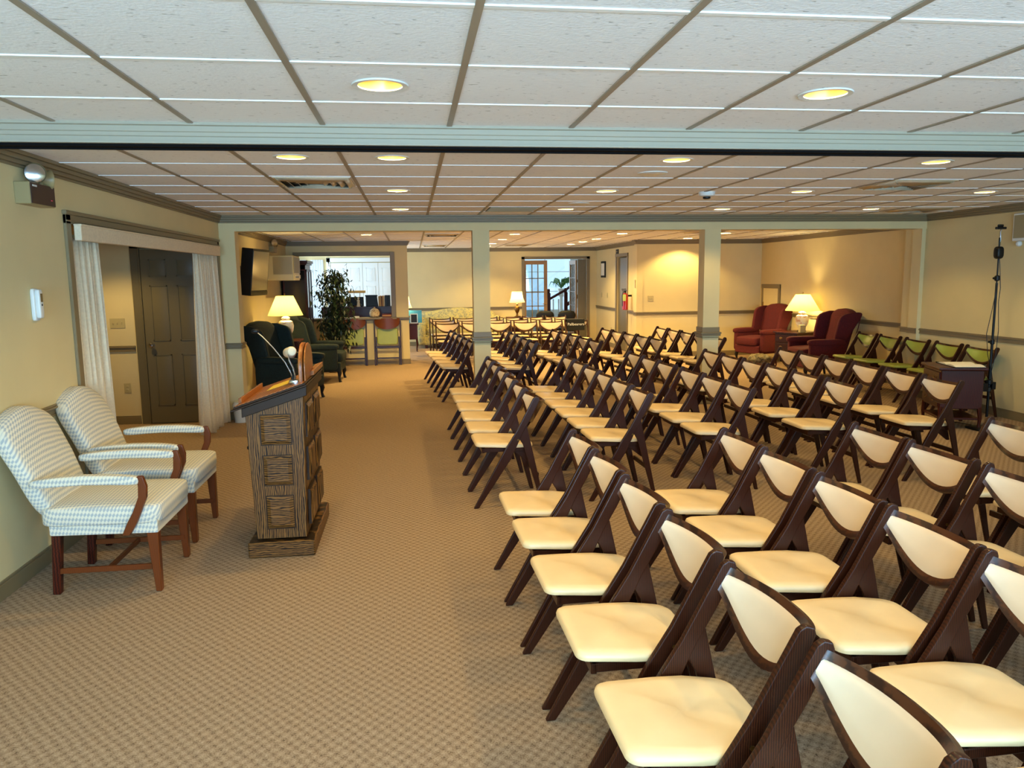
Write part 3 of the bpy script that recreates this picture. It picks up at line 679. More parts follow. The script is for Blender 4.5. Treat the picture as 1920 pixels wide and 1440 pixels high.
def block(blockname, rows, group, last):
    for r, (xa, xb, ys) in enumerate(rows):
        ys = sorted(ys); n = len(ys)
        for i, y in enumerate(ys):
            f = (y-ys[0])/max(.01, ys[-1]-ys[0]); x = xa+(xb-xa)*f
            o = ORD[i] if i < n-1 or n > 6 else 'farthest from the camera'
            put_chair(chair0, x, y, math.atan2(-(xb-xa), ys[-1]-ys[0])*-1*-1+rj.uniform(-.012, .012), 'walnut folding chair, %s, %s, %s' % (blockname, ROWN[r], o), group)
block('front block', [(.965, .90, [1.40, 1.93, 2.47, 3.0, 3.52, 4.01]), (1.81, 1.76, [1.38, 1.89, 2.385, 2.89, 3.41, 3.90]), (2.66, 2.58, [1.36, 1.88, 2.39, 2.90, 3.43, 3.925]), (3.52, 3.46, [1.9, 2.42, 2.92, 3.43, 3.93]), (4.36, 4.33, [2.95, 3.46, 3.96])], 'cream folding chairs in the block nearest the camera', 0)
block('middle block', [(.87, .82, [5.66, 6.16, 6.66, 7.16, 7.66, 8.17]), (1.74, 1.68, [5.70, 6.19, 6.68, 7.17, 7.66, 8.15]), (2.59, 2.50, [5.79, 6.28, 6.78, 7.41, 7.90, 8.40]), (3.48, 3.42, [5.82, 6.37, 6.88, 7.40, 7.92, 8.42]), (4.36, 4.35, [5.82, 6.33, 6.87, 7.40, 7.93, 8.43])], 'cream folding chairs in the middle block', 0)
block('back block', [(.80, .64, [10.56, 11.05, 11.54, 12.03, 12.52]), (1.62, 1.52, [10.28, 10.8, 11.31, 11.83, 12.36]), (2.49, 2.31, [10.28, 10.78, 11.28, 11.78, 12.28]), (3.40, 3.18, [10.37, 10.87, 11.37, 11.87, 12.37]), (4.26, 4.15, [10.35, 10.88, 11.40, 11.92, 12.44])], 'cream folding chairs in the block beyond the posts', 0)
COLN = ['leftmost', 'second from left', 'third from left', 'fourth from left', 'fifth from left', 'rightmost']
for r, (y, xa, n) in enumerate(((15.05, .66, 6), (15.95, .62, 6), (16.85, .58, 6))):
    for i in range(n):
        put_chair(chair0, xa+i*.512, y, PI/2, 'walnut folding chair facing the camera, %s of the %s facing row' % (COLN[i], ('front', 'middle', 'back')[r]), 'cream folding chairs facing the camera in the far room')
for i, (y, l) in enumerate(((10.46, 'lime-seated folding chair beside the burgundy wing chair, farthest along the right wall'), (9.92, 'lime-seated folding chair along the right wall, second from the burgundy wing chair'), (9.33, 'lime-seated folding chair along the right wall, middle of the five'), (8.73, 'lime-seated folding chair along the right wall, behind the dark chest'), (8.17, 'lime-seated folding chair along the right wall, nearest the black stand'))):
    put_chair(green0, 6.60, y-(0 if i else .0), .0 if i != 4 else .05, l, 'lime folding chairs open along the right wall')
# two folded green chairs leaning at the pass-through wall
def folded(label, x):
    t = thing('folded_chair', label, 'chair', (x, YP-.14, 0), 0, 'folded lime chairs under the pass-through')
    T = Matrix.Rotation(-.10, 4, 'X')
    for s in (-1, 1):
        MB().prism([(-.03, 0), (.01, 0), (.025, .86), (-.03, .86)], 'x', s*.235, s*.26, T).build('front_leg', WOOD, t, .004)
        MB().prism([(.02, 0), (.045, 0), (.05, .55), (.01, .55)], 'x', s*.205, s*.23, T).build('rear_leg', WOOD, t, .004)
    b = MB(); n = 16; vs = []
    for z, k in ((.905, 0), (.905, 1), (.70, 1), (.70, 0)):
        for i in range(n+1):
            s = -1+2*i/n; zz = z if z > .8 else .81-.12*(1-s*s)**.6
            vs.append(T @ Vector((s*.24, -.03-.05*(1-s*s)+(.02 if k else 0), zz)))
    m = n+1; fs = []
    for a in range(4):
        c = (a+1) % 4; fs += [(a*m+i, a*m+i+1, c*m+i+1, c*m+i) for i in range(n)]
    fs += [(0, m, 2*m, 3*m), (n, m+n, 2*m+n, 3*m+n)]
    MB().add(vs, fs).build('backrest', CHERRY, t, 0, 40)
    MB().soft((0, 0, .56), (.198, .018, .165), .3, 12, T=T).build('seat', GREENV, t, 0, 60)
    MB().box(-.235, .235, -.01, .012, .33, .37, T).build('stretcher', WOOD, t, .003); MB().box(-.205, .205, .02, .04, .12, .15, T).build('stretcher', WOOD, t, .003)
    return t
folded('folded lime chair under the pass-through, left, beside the ficus', -1.15); folded('folded lime chair under the pass-through, right, by the wall end', -.50)

# ------------------------------------------------------------------ pallbearers seat cover
c = MB(); c.box(-.20, .16, -.135, -.115, .60, .815).box(-.20, .16, .03, .045, .62, .815).box(-.20, .16, -.13, .045, .81, .822)
t = c.build('seat_cover', BLACK, None, .005); t.location = (3.22, 15.10, 0)
tag(t, 'black cloth cover lettered in white over the rightmost facing chair', 'chair cover')
t.data.materials[0] = plain('black_cloth', (12, 14, 18), .9)
text('lettering', 'Pallbearers', .075, (-.02, -.137, .72), (PI/2, 0, 0), WHITEPL, t)
# two dark upholstered chairs behind the facing rows
def dark_chair(label, x):
    t = thing('upholstered_chair', label, 'chair', (x, 17.75, 0), PI/2, 'dark round-backed chairs beyond the facing rows')
    MB().soft((.20, 0, .68), (.05, .22, .18), .6, 12).build('backrest', BLACK, t, 0, 60)
    MB().soft((0, 0, .44), (.24, .24, .05), .35, 10).build('seat', BLACK, t, 0, 60)
    for sx in (-1, 1):
        for sy in (-1, 1): MB().tube([(sx*.2, sy*.2, .42), (sx*.22, sy*.21, 0)], [.018, .012], 8).build('leg', MAHOG, t)
    MB().box(.17, .20, -.02, .02, .44, .56).build('back_support', MAHOG, t)
dark_chair('dark round-backed chair in front of the stair newel, left one', 3.10); dark_chair('dark round-backed chair in front of the stair hall, right one', 3.62)

# ------------------------------------------------------------------ patterned armchairs
def armchair(label, x, y, rz=PI):
    t = thing('armchair', label, 'armchair', (x, y, 0), rz, 'ivory diamond-weave armchairs along the left wall')
    # local: front is -X. seat depth -.33 .. .25
    def seatf(v):
        return (v.x, v.y*(1+.04*(-v.x/.3)), v.z+(.03*(1-(v.x/.33)**2)*(1-(v.y/.30)**2) if v.z > 0 else 0))
    MB().soft((-.03, 0, .435), (.315, .285, .055), .22, 16, seatf).build('seat', LATT, t, 0, 60)
    MB().prism([(-.325, -.285), (-.325, .285), (.24, .255), (.24, -.255)], 'z', .33, .41).build('seat_rail', LATT, t, .012, seg=2)
    def backf(v):
        q = (v.z+.29)/.58; y = v.y*(.80+.16*q); top = .055*(math.cos(min(1, abs(v.y)/.29)*PI)*.5+.5)-.03
        return (v.x+.22*q-.015*math.cos(v.y/.29*PI/2)*0, y, v.z+(top if v.z > 0 else 0)*q)
    MB().soft((.235, 0, .69), (.058, .315, .29), .42, 18, backf).build('backrest', LATT, t, 0, 60)
    for s in (-1, 1):
        MB().soft((.015, s*.305, .635), (.275, .030, .026), .4, 12, lambda v: (v.x, v.y, v.z+.012*math.cos(v.x/.235*PI/2))).build('arm_pad', LATT, t, 0, 60)
        # curved wooden arm post
        pts = [(-.262, .655), (-.272, .60), (-.268, .54), (-.235, .46), (-.205, .40), (-.170, .335)]
        wd = [.016, .022, .022, .022, .026, .020]
        poly = [(p[0]-w_, p[1]) for p, w_ in zip(pts, wd)]+[(p[0]+w_, p[1]) for p, w_ in zip(reversed(pts), reversed(wd))]
        MB().prism(poly, 'y', s*.290, s*.320).build('arm_post', CHERRY, t, .006, seg=2)
        MB().prism([(-.318, 0), (-.288, 0), (-.262, .335), (-.322, .335)], 'y', s*.235, s*.280).build('front_leg', CHERRY, t, .004)
        MB().prism([(.215, 0), (.255, 0), (.235, .335), (.185, .335)], 'y', s*.205, s*.245).build('rear_leg', MAHOG, t, .004)
        MB().box(-.30, .22, s*.225, s*.243, .115, .145).build('side_stretcher', CHERRY, t, .002)
    MB().box(-.05, -.03, -.225, .225, .118, .142).build('cross_stretcher', CHERRY, t, .002)
armchair('ivory diamond-weave armchair with wooden arm posts, nearer the camera', -1.72, 4.48)
armchair('ivory diamond-weave armchair with wooden arm posts, beside the left drape', -1.74, 5.26)

# ------------------------------------------------------------------ lectern
LX0, LX1, LY0, LY1 = -1.01, -.655, 4.66, 5.40
t = thing('lectern', 'oak lectern with raised panels standing in the carpeted aisle', 'lectern', (0, 0, 0))
def ztop(x): return .925+(x-LX0)/(LX1-LX0)*.115
poly = [(LX0+.03, .11), (LX1-.03, .11), (LX1-.01, ztop(LX1)), (LX0, ztop(LX0))]
MB().prism(poly, 'y', LY0, LY1).build('body', OAK, t, .003)
b = MB()
for i, (a, c) in enumerate(((.0, .11),)): b.box(LX0-.02, LX1+.02, LY0-.035, LY1+.035, 0, .10)
b.build('base_plinth', OAKH, t, .008)
# near side panels
def lerp(a, c, f): return a+(c-a)*f
def side_x(z, f):
    q = (z-.11)/.9; xl = lerp(LX0+.03, LX0, q); xr = lerp(LX1-.03, LX1-.01, q); return lerp(xl, xr, f)
rails = MB(); pan = []; grooves = MB()
for z0, z1 in ((.17, .38), (.44, .63), (.69, .88)):
    a, c = side_x(z0, .22), side_x(z1, .78)
    grooves.box(a, c, LY0-.004, LY0-.0005, z0, z1)
    p = MB(); i = .028
    p.add([(a+.006, LY0-.004, z0+.006), (c-.006, LY0-.004, z0+.006), (c-.006, LY0-.004, z1-.006), (a+.006, LY0-.004, z1-.006), (a+i, LY0-.015, z0+i), (c-i, LY0-.015, z0+i), (c-i, LY0-.015, z1-i), (a+i, LY0-.015, z1-i)], [(0, 1, 5, 4), (1, 2, 6, 5), (2, 3, 7, 6), (3, 0, 4, 7), (4, 5, 6, 7)])
    p.build('raised_panel', OAKH, t, 0, 8)
grooves.build('panel_groove', OAKD, t)
# broad front facing the seats: 3 x 2 panels
g2 = MB()
for z0, z1 in ((.17, .39), (.45, .66), (.72, .93)):
    for y0, y1 in ((LY0+.07, LY0+.33), (LY0+.41, LY0+.67)):
        xf = LX1-.012+.001
        g2.box(xf-.012, xf+.005, y0, y1, z0, z1)
        p = MB(); i = .03; x = xf+.005
        p.add([(x, y0+.006, z0+.006), (x, y1-.006, z0+.006), (x, y1-.006, z1-.006), (x, y0+.006, z1-.006), (x+.012, y0+i, z0+i), (x+.012, y1-i, z0+i), (x+.012, y1-i, z1-i), (x+.012, y0+i, z1-i)], [(0, 1, 5, 4), (1, 2, 6, 5), (2, 3, 7, 6), (3, 0, 4, 7), (4, 5, 6, 7)])
        p.build('raised_panel', OAK, t, 0, 8)
g2.build('panel_groove', OAKD, t)
# slanted top with dark moulding, reading surface and ledge
sl = .115/(LX1-LX0)
def topz(x): return ztop(x)
def slab(x0, x1, y0, y1, d0, d1):
    return [(x0, topz(x0)+d0), (x1, topz(x1)+d0), (x1, topz(x1)+d1), (x0, topz(x0)+d1)]
b = MB(); b.prism(slab(LX0-.015, LX1+.012, 0, 0, -.055, .0), 'y', LY0-.015, LY1+.015); b.prism(slab(LX0-.075, LX1+.018, 0, 0, .0, .012), 'y', LY0-.03, LY1+.03); b.prism(slab(LX0-.06, LX1+.010, 0, 0, .012, .024), 'y', LY0-.022, LY1+.022)
b.build('top_molding', OAKD, t, .003)
MB().prism(slab(LX0-.05, LX1-.01, 0, 0, .024, .028), 'y', LY0-.012, LY1+.012).build('reading_surface', OAKO, t)
MB().prism(slab(LX0-.045, LX0-.025, 0, 0, .028, .06), 'y', LY0+.06, LY1-.02).build('book_ledge', OAKO, t, .002)
MB().prism(slab(LX1-.03, LX1+.022, 0, 0, .026, .06), 'y', LY0+.30, LY1+.035).build('rear_rail', OAKO, t, .003)
arch = [(4.74, 1.05), (5.10, 1.05), (5.10, 1.14)]+[(4.92+.18*math.cos(a)*(1 if True else 1), 1.15+.135*math.sin(a)) for a in [i*PI/14 for i in range(1, 14)]]+[(4.74, 1.14)]
MB().prism(arch, 'x', LX1-.045, LX1-.02).build('arched_headboard', OAKO, t, .004)
MB().prism([(p[0]*.985+.0738, p[1]*.985+.017) for p in arch], 'x', LX1-.012, LX1-.002).build('arched_molding', OAKO, t, .003)
k = MB().lathe([(.012, 0), (.014, .01), (.008, .018)], 12).build('side_knob', BLACK, t); k.location = (LX0, LY0+.1, .66); k.rotation_euler = (0, -PI/2, 0)
# gooseneck lamp and microphone on the lectern
gz = topz(-.76)+.028
t = thing('reading_lamp', 'small cream gooseneck reading lamp clipped on the lectern top', 'lamp', (-.74, 4.86, gz))
MB().soft((0, 0, .012), (.035, .03, .014), .5, 8).build('base', CHROME, t)
MB().tube([(0, 0, .01), (.004, 0, .05), (-.006, .0, .10), (-.028, 0, .145), (-.032, .005, .17)], .005, 8).build('gooseneck', CHROME, t)
hd = MB().lathe([(.005, -.065), (.026, -.065), (.031, -.055), (.031, .06), (.024, .075), (.005, .078)], 20).build('lamp_head', CURT, t); hd.location = (-.026, .02, .195); hd.rotation_euler = (PI/2-.15, 0, .35)
fc = MB().lathe([(.024, 0), (.020, -.004), (.006, -.004), (.005, -.012), (.002, -.013)], 20).build('lamp_face', CHROME, t); fc.location = (-.026+.022, .02-.063, .195+.0-.008); fc.rotation_euler = (-PI/2+.15+PI, 0, .35)
t = thing('gooseneck_microphone', 'black gooseneck microphone rising from the lectern top', 'microphone', (-.755, 4.90, gz))
MB().tube([(0, 0, 0), (-.012, 0, .06), (-.045, 0, .13), (-.11, 0, .22), (-.17, 0, .29), (-.20, 0, .318)], .0038, 8).build('gooseneck', CHROME, t)
MB().lathe([(.014, 0), (.016, .02), (.008, .05)], 12).build('base', BLACK, t)
MB().soft((-.215, 0, .327), (.024, .016, .014), .8, 8).build('windscreen', BLACK, t)
tag(MB().prism([(-.93, 4.95), (-.80, 4.95), (-.80, 5.2), (-.93, 5.2)], 'z', 0, .002).build('paper_sheet', plain('yellow_paper', (222, 190, 60), .7)), 'yellow paper sheet lying on the lectern reading surface', 'paper')
ps = bpy.data.objects['paper_sheet']; ps.location = (0, 0, 0)
for v in ps.data.vertices: v.co.z += topz(v.co.x)+.0285

# ------------------------------------------------------------------ left wall fittings
t = thing('emergency_light', 'twin-head emergency light on brown battery box high on the left wall', 'emergency light', (XL, 4.95, 2.12))
MB().box(0, .085, -.175, .13, 0, .125).build('battery_box', TANP, t, .004)
MB().box(.085, .09, -.168, .124, .005, .12).build('front_plate', plain('brown_woodgrain_plate', (52, 30, 22), .4), t)
MB().box(.09, .092, -.15, -.10, .10, .11).build('label_plate', WHITEPL, t)
MB().lathe([(.007, 0), (.007, .006)], 12, (.093, .07, .035)).build('indicator', REDM, t)
def head(y, ang, z=.182):
    o = MB().lathe([(.02, -.06), (.045, -.055), (.062, -.01), (.068, .0), (.068, .012)], 24, caps=False).build('lamp_head', TANP, t)
    o.location = (.075, y, z); o.rotation_euler = (0, PI/2, ang)
    f = MB().lathe([(.064, .004), (.05, .010), (.01, .013)], 24).build('lamp_lens', CHROME, o); return o
h1 = head(-.07, -1.05); h2 = head(.10, .75, .165)
for hh in (h1, h2): hh.scale = (.85, .85, .85)
MB().tube([(.05, .05, .12), (.05, .05, .17)], .012, 10).tube([(.05, -.03, .17), (.05, .12, .17)], .01, 8).build('bracket', TANP, t)
t = thing('cordless_phone', 'white handset in its wall cradle on the left wall', 'phone', (XL, 4.87, 1.46))
MB().soft((.012, 0, .085), (.012, .032, .095), .3, 10).build('cradle', WHITEPL, t, 0, 60)
MB().soft((.034, .004, .09), (.014, .024, .085), .35, 10).build('handset', WHITEPL, t, 0, 60)
MB().box(.046, .049, -.008, .018, .10, .15).build('display', plain('amber_display', (110, 88, 40), .3), t)
MB().soft((.048, .004, .083), (.003, .006, .006), .8, 6).build('button', BLACK, t)
def plate(label, loc, n_, w_, h_, axis, kind):
    """wall plate; axis = outward direction"""
    t = thing('switch_plate' if kind == 'switch' else 'outlet_plate', label, 'light switch' if kind == 'switch' else 'wall outlet', loc, {'-y': 0, '+x': PI/2, '-x': -PI/2}[axis])
    MB().box(-w_/2, w_/2, -.007, 0, -h_/2, h_/2).build('cover_plate', BEIGEP, t, .002)
    for i in range(n_):
        x = (i-(n_-1)/2)*.046
        if kind == 'switch': MB().box(x-.005, x+.005, -.016, -.007, -.005, .012).build('toggle', BEIGEP, t)
        else:
            for z in (-.02, .02): MB().soft((x, -.008, z), (.015, .003, .014), .6, 8).box(x-.007, x-.004, -.0115, -.008, z-.004, z+.005).box(x+.004, x+.007, -.0115, -.008, z-.004, z+.005).build('socket', BEIGEP, t)
    return t
plate('triple switch plate on the alcove wall beside the taupe door', (-3.40, 9.42, 1.19), 3, .165, .115, '-y', 'switch')
plate('outlet low on the alcove wall beside the taupe door', (-3.345, 9.42, .43), 1, .075, .115, '-y', 'outlet')
plate('double switch plate on the yellow-lit wall between the posts', (4.80, YRB, 1.20), 2, .12, .115, '-y', 'switch')
plate('outlet low on the wall below the wall clock', (XE, 17.62, .40), 1, .075, .115, '-x', 'outlet')
plate('switch plate at left on the wall beneath the clock', (XE, 18.55, 1.20), 1, .075, .115, '-x', 'switch')
plate('switch plate at right on the wall beneath the clock', (XE, 18.0, 1.20), 1, .075, .115, '-x', 'switch')
t = thing('waste_bin', 'small white waste bin against the wall beside the right drape', 'bin', (-2.05, 9.33, 0))
MB().lathe([(.085, 0), (.10, .19), (.105, .195), (.098, .195)], 24, caps=False).box(-.07, .07, -.07, .07, .002, .006).build('bin_body', WHITEPL, t)
MB().lathe([(.107, .19), (.109, .205), (.09, .24), (.06, .245)], 24, fn=lambda a, z: 1+.04*math.sin(5*a)).build('liner', WHITEPL, t)
# ------------------------------------------------------------------ left back room
t = thing('television', 'flat black television tilted out from the left wall on a bracket', 'television', (NL+.24, 10.85, 1.46))
T = Matrix.Translation((.04, 0, 0)) @ Matrix.Rotation(PI/2-.16, 4, 'Z') @ Matrix.Rotation(.12, 4, 'X')
MB().box(-.32, .32, .0, .15, 0, .62, T).build('housing', BLACK, t, .008)
MB().box(-.295, .295, -.003, .0, .07, .59, T).build('screen', SCREEN, t)
MB().box(-.315, .315, -.006, 0, .0, .05, T).build('lower_bezel', BLACK, t)
MB().box(-.20, .0, -.03, .03, .2, .30).box(-.22, -.195, -.1, .1, .15, .4).build('bracket', BLACK, t)
t = thing('air_conditioner', 'tan wall air conditioner jutting from the wall beyond the television', 'air conditioner', (NL, 13.2, 1.65))
MB().box(0, .46, -.33, .33, 0, .40).build('housing', BEIGEP, t, .008)
b = MB()
for i in range(14): b.box(-.30+i*.044, -.285+i*.044, -.0, .012, .12, .37)
g = b.build('front_grille', TANP, t); g.rotation_euler = (0, 0, PI/2); g.location = (.475, 0, 0)
b = MB().box(.14, .44, -.338, -.33, .10, .38)
for i in range(16): b.box(.15, .43, -.345, -.338, .11+i*.016, .118+i*.016)
b.build('side_panel', TANP, t)
MB().box(.46, .475, -.31, .31, .03, .09).build('control_strip', BEIGEP, t, .002)
MB().box(.47, .478, -.26, .1, .045, .065).build('air_slot', BLACK, t)
t = thing('emergency_light', 'small twin-head emergency light on the wall above the air conditioner', 'emergency light', (NL, 13.55, 2.12))
MB().box(0, .08, -.16, .16, 0, .1).build('battery_box', TANP, t, .004)
for y, a in ((-.08, -.9), (.1, .4)):
    o = MB().lathe([(.02, -.05), (.045, -.045), (.06, .0), (.06, .012)], 20, caps=False).build('lamp_head', TANP, t); o.location = (.08, y, .16); o.rotation_euler = (0, PI/2, a)
    MB().lathe([(.056, .004), (.01, .012)], 20).build('lamp_lens', CHROME, o)
t = thing('curio_cabinet', 'tall dark curio cabinet with glass doors in the left corner', 'cabinet', (-2.10, 14.66, 0))
MB().box(-.22, -.20, -.35, .35, 0, 1.92).box(-.22, .20, -.35, -.32, 0, 1.92).box(-.22, .20, .32, .35, 0, 1.92).box(-.22, .2, -.35, .35, 0, .12).box(-.22, .2, -.35, .35, 1.84, 1.92).build('case', MAHOG, t, .004)
MB().box(-.23, .23, -.38, .38, 1.92, 1.95).box(-.23, .25, -.40, .40, 1.95, 2.0).build('cornice', MAHOG, t, .006)
MB().box(-.17, .18, -.352, -.350, .14, 1.82).build('side_glass', DGLASS, t)
for s in (-1, 1):
    y0, y1 = sorted((s*.005, s*.34))
    d = MB().box(.20, .222, y0, y0+.035, .12, 1.84).box(.20, .222, y1-.035, y1, .12, 1.84).box(.20, .222, y0, y1, .12, .16).box(.20, .222, y0, y1, 1.80, 1.84).build('door', MAHOG, t, .003)
    MB().box(.208, .212, y0+.03, y1-.03, .15, 1.81).build('glass_pane', DGLASS, d)
for z in (.5, .9, 1.3): MB().box(-.2, .18, -.32, .32, z, z+.012).build('shelf', GLASS, t)
# ficus
t = thing('ficus_tree', 'bushy dark ficus tree in a pot before the pass-through opening', 'plant', (-1.40, 14.05, 0))
MB().lathe([(.13, 0), (.17, .26), (.18, .28), (.165, .28), (.155, .25), (.01, .25)], 24).build('pot', plain('wicker_pot', (120, 96, 60), .8, noise=.3, scale=60), t)
rf = random.Random(11); tr = MB(); lv = MB()
ends = []
for i in range(4):
    a = rf.uniform(0, 6.3); p = [Vector((.02*math.cos(a), .02*math.sin(a), .25))]
    for j in range(6): p.append(p[-1]+Vector((rf.uniform(-.05, .05), rf.uniform(-.05, .05), .22)))
    tr.tube(p, [.014-.0015*j for j in range(7)], 6)
    for j in range(2, 7):
        for _ in range(3):
            a = rf.uniform(0, 6.3); L_ = rf.uniform(.12, .26); e = p[j]+Vector((L_*math.cos(a), L_*math.sin(a), rf.uniform(.0, .2))); tr.tube([p[j], (p[j]+e)/2+Vector((0, 0, .03)), e], .004, 4); ends.append((p[j], e))
tr.build('trunk', BARK, t)
def leaf(b, p, d, L_, w_):
    d = d.normalized(); s = d.cross(Vector((0, 0, 1))); s = s.normalized() if s.length > .01 else Vector((1, 0, 0)); u = Vector((0, 0, -1))
    b.add([p, p+d*L_*.45+s*w_+u*.01, p+d*L_+u*.03, p+d*L_*.45-s*w_+u*.01], [(0, 1, 2, 3)])
for a, e in ends:
    for _ in range(30):
        q = a+(e-a)*rf.uniform(.2, 1.15)+Vector((rf.gauss(0, .07), rf.gauss(0, .07), rf.gauss(0, .09)))
        leaf(lv, q, Vector((rf.uniform(-1, 1), rf.uniform(-1, 1), rf.uniform(-1.2, .2))), rf.uniform(.06, .10), rf.uniform(.014, .022))
for _ in range(260):
    q = Vector((rf.gauss(.05, .13), rf.gauss(0, .13), rf.uniform(.4, .95))); leaf(lv, q, Vector((rf.uniform(-1, 1), rf.uniform(-1, 1), -.8)), .09, .02)
lv.build('foliage', LEAF, t)

# wing chairs
def wing(label, x, y, rz, mat, cabriole=True, legmat=BLACK):
    t = thing('wing_chair', label, 'armchair', (x, y, 0), rz)
    MB().soft((-.04, 0, .40), (.34, .27, .075), .22, 14, lambda v: (v.x, v.y, v.z+.02*(1-(v.x/.34)**2)*(v.z > 0))).build('seat', mat, t, 0, 60)
    MB().box(-.35, .30, -.31, .31, .17, .33).build('base_frame', mat, t, .03, seg=3)
    def bf(v):
        q = (v.z+.38)/.76; return (v.x+.20*q, v.y*(.86+.1*q), v.z+(.06*math.cos(v.y/.33*PI/2)-.02)*(1 if v.z > 0 else 0)*q)
    MB().soft((.27, 0, .68), (.075, .33, .38), .32, 14, bf).build('backrest', mat, t, 0, 60)
    for s in (-1, 1):
        def wf(v):
            q = (v.z+.25)/.5; return (v.x*(.55+.65*q)+.20*q+.02, v.y-s*.02*(1-q), v.z-.05*(max(0, -v.x)/.17)*q)
        MB().soft((.17, s*.335, .80), (.17, .035, .25), .35, 12, wf).build('wing', mat, t, 0, 60)
        MB().soft((.0, s*.34, .40), (.31, .045, .20), .25, 10).build('arm_side', mat, t, 0, 60)
        MB().soft((-.03, s*.345, .585), (.31, .065, .05), .5, 12, lambda v: (v.x, v.y, v.z)).build('arm_roll', mat, t, 0, 60)
    for sx in (-1, 1):
        for s in (-1, 1):
            if sx < 0: MB().tube([(-.31, s*.27, .20), (-.325, s*.28, .14), (-.315, s*.275, .07), (-.325, s*.28, .02), (-.335, s*.285, .0)], [.035, .034, .018, .022, .026], 10).build('leg', legmat, t)
            else: MB().tube([(.27, s*.25, .20), (.31, s*.26, 0)], [.024, .018], 8).build('leg', legmat, t)
    MB().tube([(.34, -.30, .25), (.41, -.30, .45), (.50, -.335, .78), (.545, -.335, 1.0)], .006, 6).build('piping', mat, t)
    return t
wing('dark green wing chair seen from behind, nearest on the left, before the lamp', -1.72, 10.95, PI-.42, GREENW)
wing('dark green wing chair facing the aisle beyond the left table lamp', -1.52, 12.95, PI-.05, GREENW)
wing('burgundy wing chair at left of the right-hand table lamp', 6.60, 14.0, .35, REDW)
wing('burgundy wing chair at right of the table lamp, beside the lime chairs', 6.50, 11.72, .0, REDW)
def jar_lamp(label, loc, top=.62, rb=.235, rt=.11, power=22, mat=SHADEY):
    t = thing('table_lamp', label, 'lamp', loc)
    MB().lathe([(.075, 0), (.075, .02), (.05, .03), (.055, .045)], 24).build('lamp_base', BLACK, t)
    MB().lathe([(.05, .045), (.065, .07), (.105, .15), (.115, .22), (.10, .28), (.06, .31), (.055, .315), (.068, .325), (.06, .345), (.02, .36)], 32).build('lamp_body', PORC, t)
    MB().tube([(0, 0, .36), (0, 0, top+.02)], .006, 8).build('stem', BRASS, t)
    sh = MB().lathe([(rb, .375), (rt, top)], 96, caps=False, fn=lambda a, z: 1+.012*math.sin(32*a)).build('lamp_shade', mat, t)
    MB().lathe([(.012, top+.02), (.008, top+.04)], 10).build('finial', BRASS, t)
    MB().lathe([(.01, .42), (.03, .46), (.03, .50), (.01, .53)], 16).build('bulb', LAMPW, t)
    l = bpy.data.lights.new('lamp_glow', 'POINT'); l.energy = power; l.color = (1, .76, .30); l.shadow_soft_size = .045
    o = bpy.data.objects.new('lamp_glow', l); COL.objects.link(o); o.location = (0, 0, .475); o.parent = t
    bpy.data.objects[[k.name for k in kids(t) if k.name.startswith('bulb')][0]].visible_shadow = True
    return t
def end_table(label, loc, w_=.5, h_=.68, rz=0, drawers=2, mat=MAHOG):
    t = thing('end_table', label, 'table', loc, rz)
    MB().box(-w_/2-.02, w_/2+.02, -w_/2-.02, w_/2+.02, h_-.025, h_).build('tabletop', mat, t, .006, seg=2)
    MB().box(-w_/2+.01, w_/2-.01, -w_/2+.01, w_/2-.01, h_-.36, h_-.025).build('case', mat, t, .003)
    for i in range(drawers):
        z0 = h_-.19-i*.16
        d = MB().box(-w_/2-.006, -w_/2+.012, -w_/2+.03, w_/2-.03, z0, z0+.145).build('drawer', mat, t, .003)
        for y in (-.1, .1): MB().tube([(-w_/2-.006, y-.03, z0+.075), (-w_/2-.022, y, z0+.06), (-w_/2-.006, y+.03, z0+.075)], .004, 6).soft((-w_/2-.008, y, z0+.08), (.003, .035, .018), .8, 6).build('drawer_pull', BRASS, d)
    for sx in (-1, 1):
        for sy in (-1, 1): MB().tube([(sx*(w_/2-.03), sy*(w_/2-.03), h_-.34), (sx*(w_/2-.02), sy*(w_/2-.02), .15), (sx*(w_/2-.035), sy*(w_/2-.035), .03), (sx*(w_/2-.02), sy*(w_/2-.02), 0)], [.026, .02, .012, .02], 8).build('leg', mat, t)
    return t
end_table('dark end table between the two green wing chairs', (-1.95, 11.95, 0), .48, .76, PI)
jar_lamp('lit table lamp with pleated yellow shade between the green wing chairs', (-1.90, 11.9, .76), .665, .255, .125, 34)
end_table('dark two-drawer end table between the burgundy wing chairs', (6.80, 12.98, 0), .52, .64, .35)
jar_lamp('lit table lamp with flowered jar between the burgundy wing chairs', (6.88, 12.94, .64), .66, .29, .12, 40)
t = MB().box(-.05, .05, -.04, .04, 0, .13).build('tissue_box', BEIGEP, None, .004); t.location = (6.78, 12.74, .64); tag(t, 'small cream tissue box beside the right-hand table lamp', 'box')
t = thing('moss_basket', 'round dried-moss basket on the carpet by the burgundy wing chair', 'basket', (6.05, 12.85, 0))
MB().lathe([(.12, 0), (.18, .08), (.19, .14), (.17, .14)], 24, fn=lambda a, z: 1+.04*math.sin(9*a+z*40)).build('basket', DRIED, t)
MB().soft((0, 0, .17), (.19, .19, .10), .9, 16, lambda v: v*(1+.12*math.sin(v.x*60)*math.sin(v.y*55+v.z*40))).build('moss', DRIED, t, 0, 70)

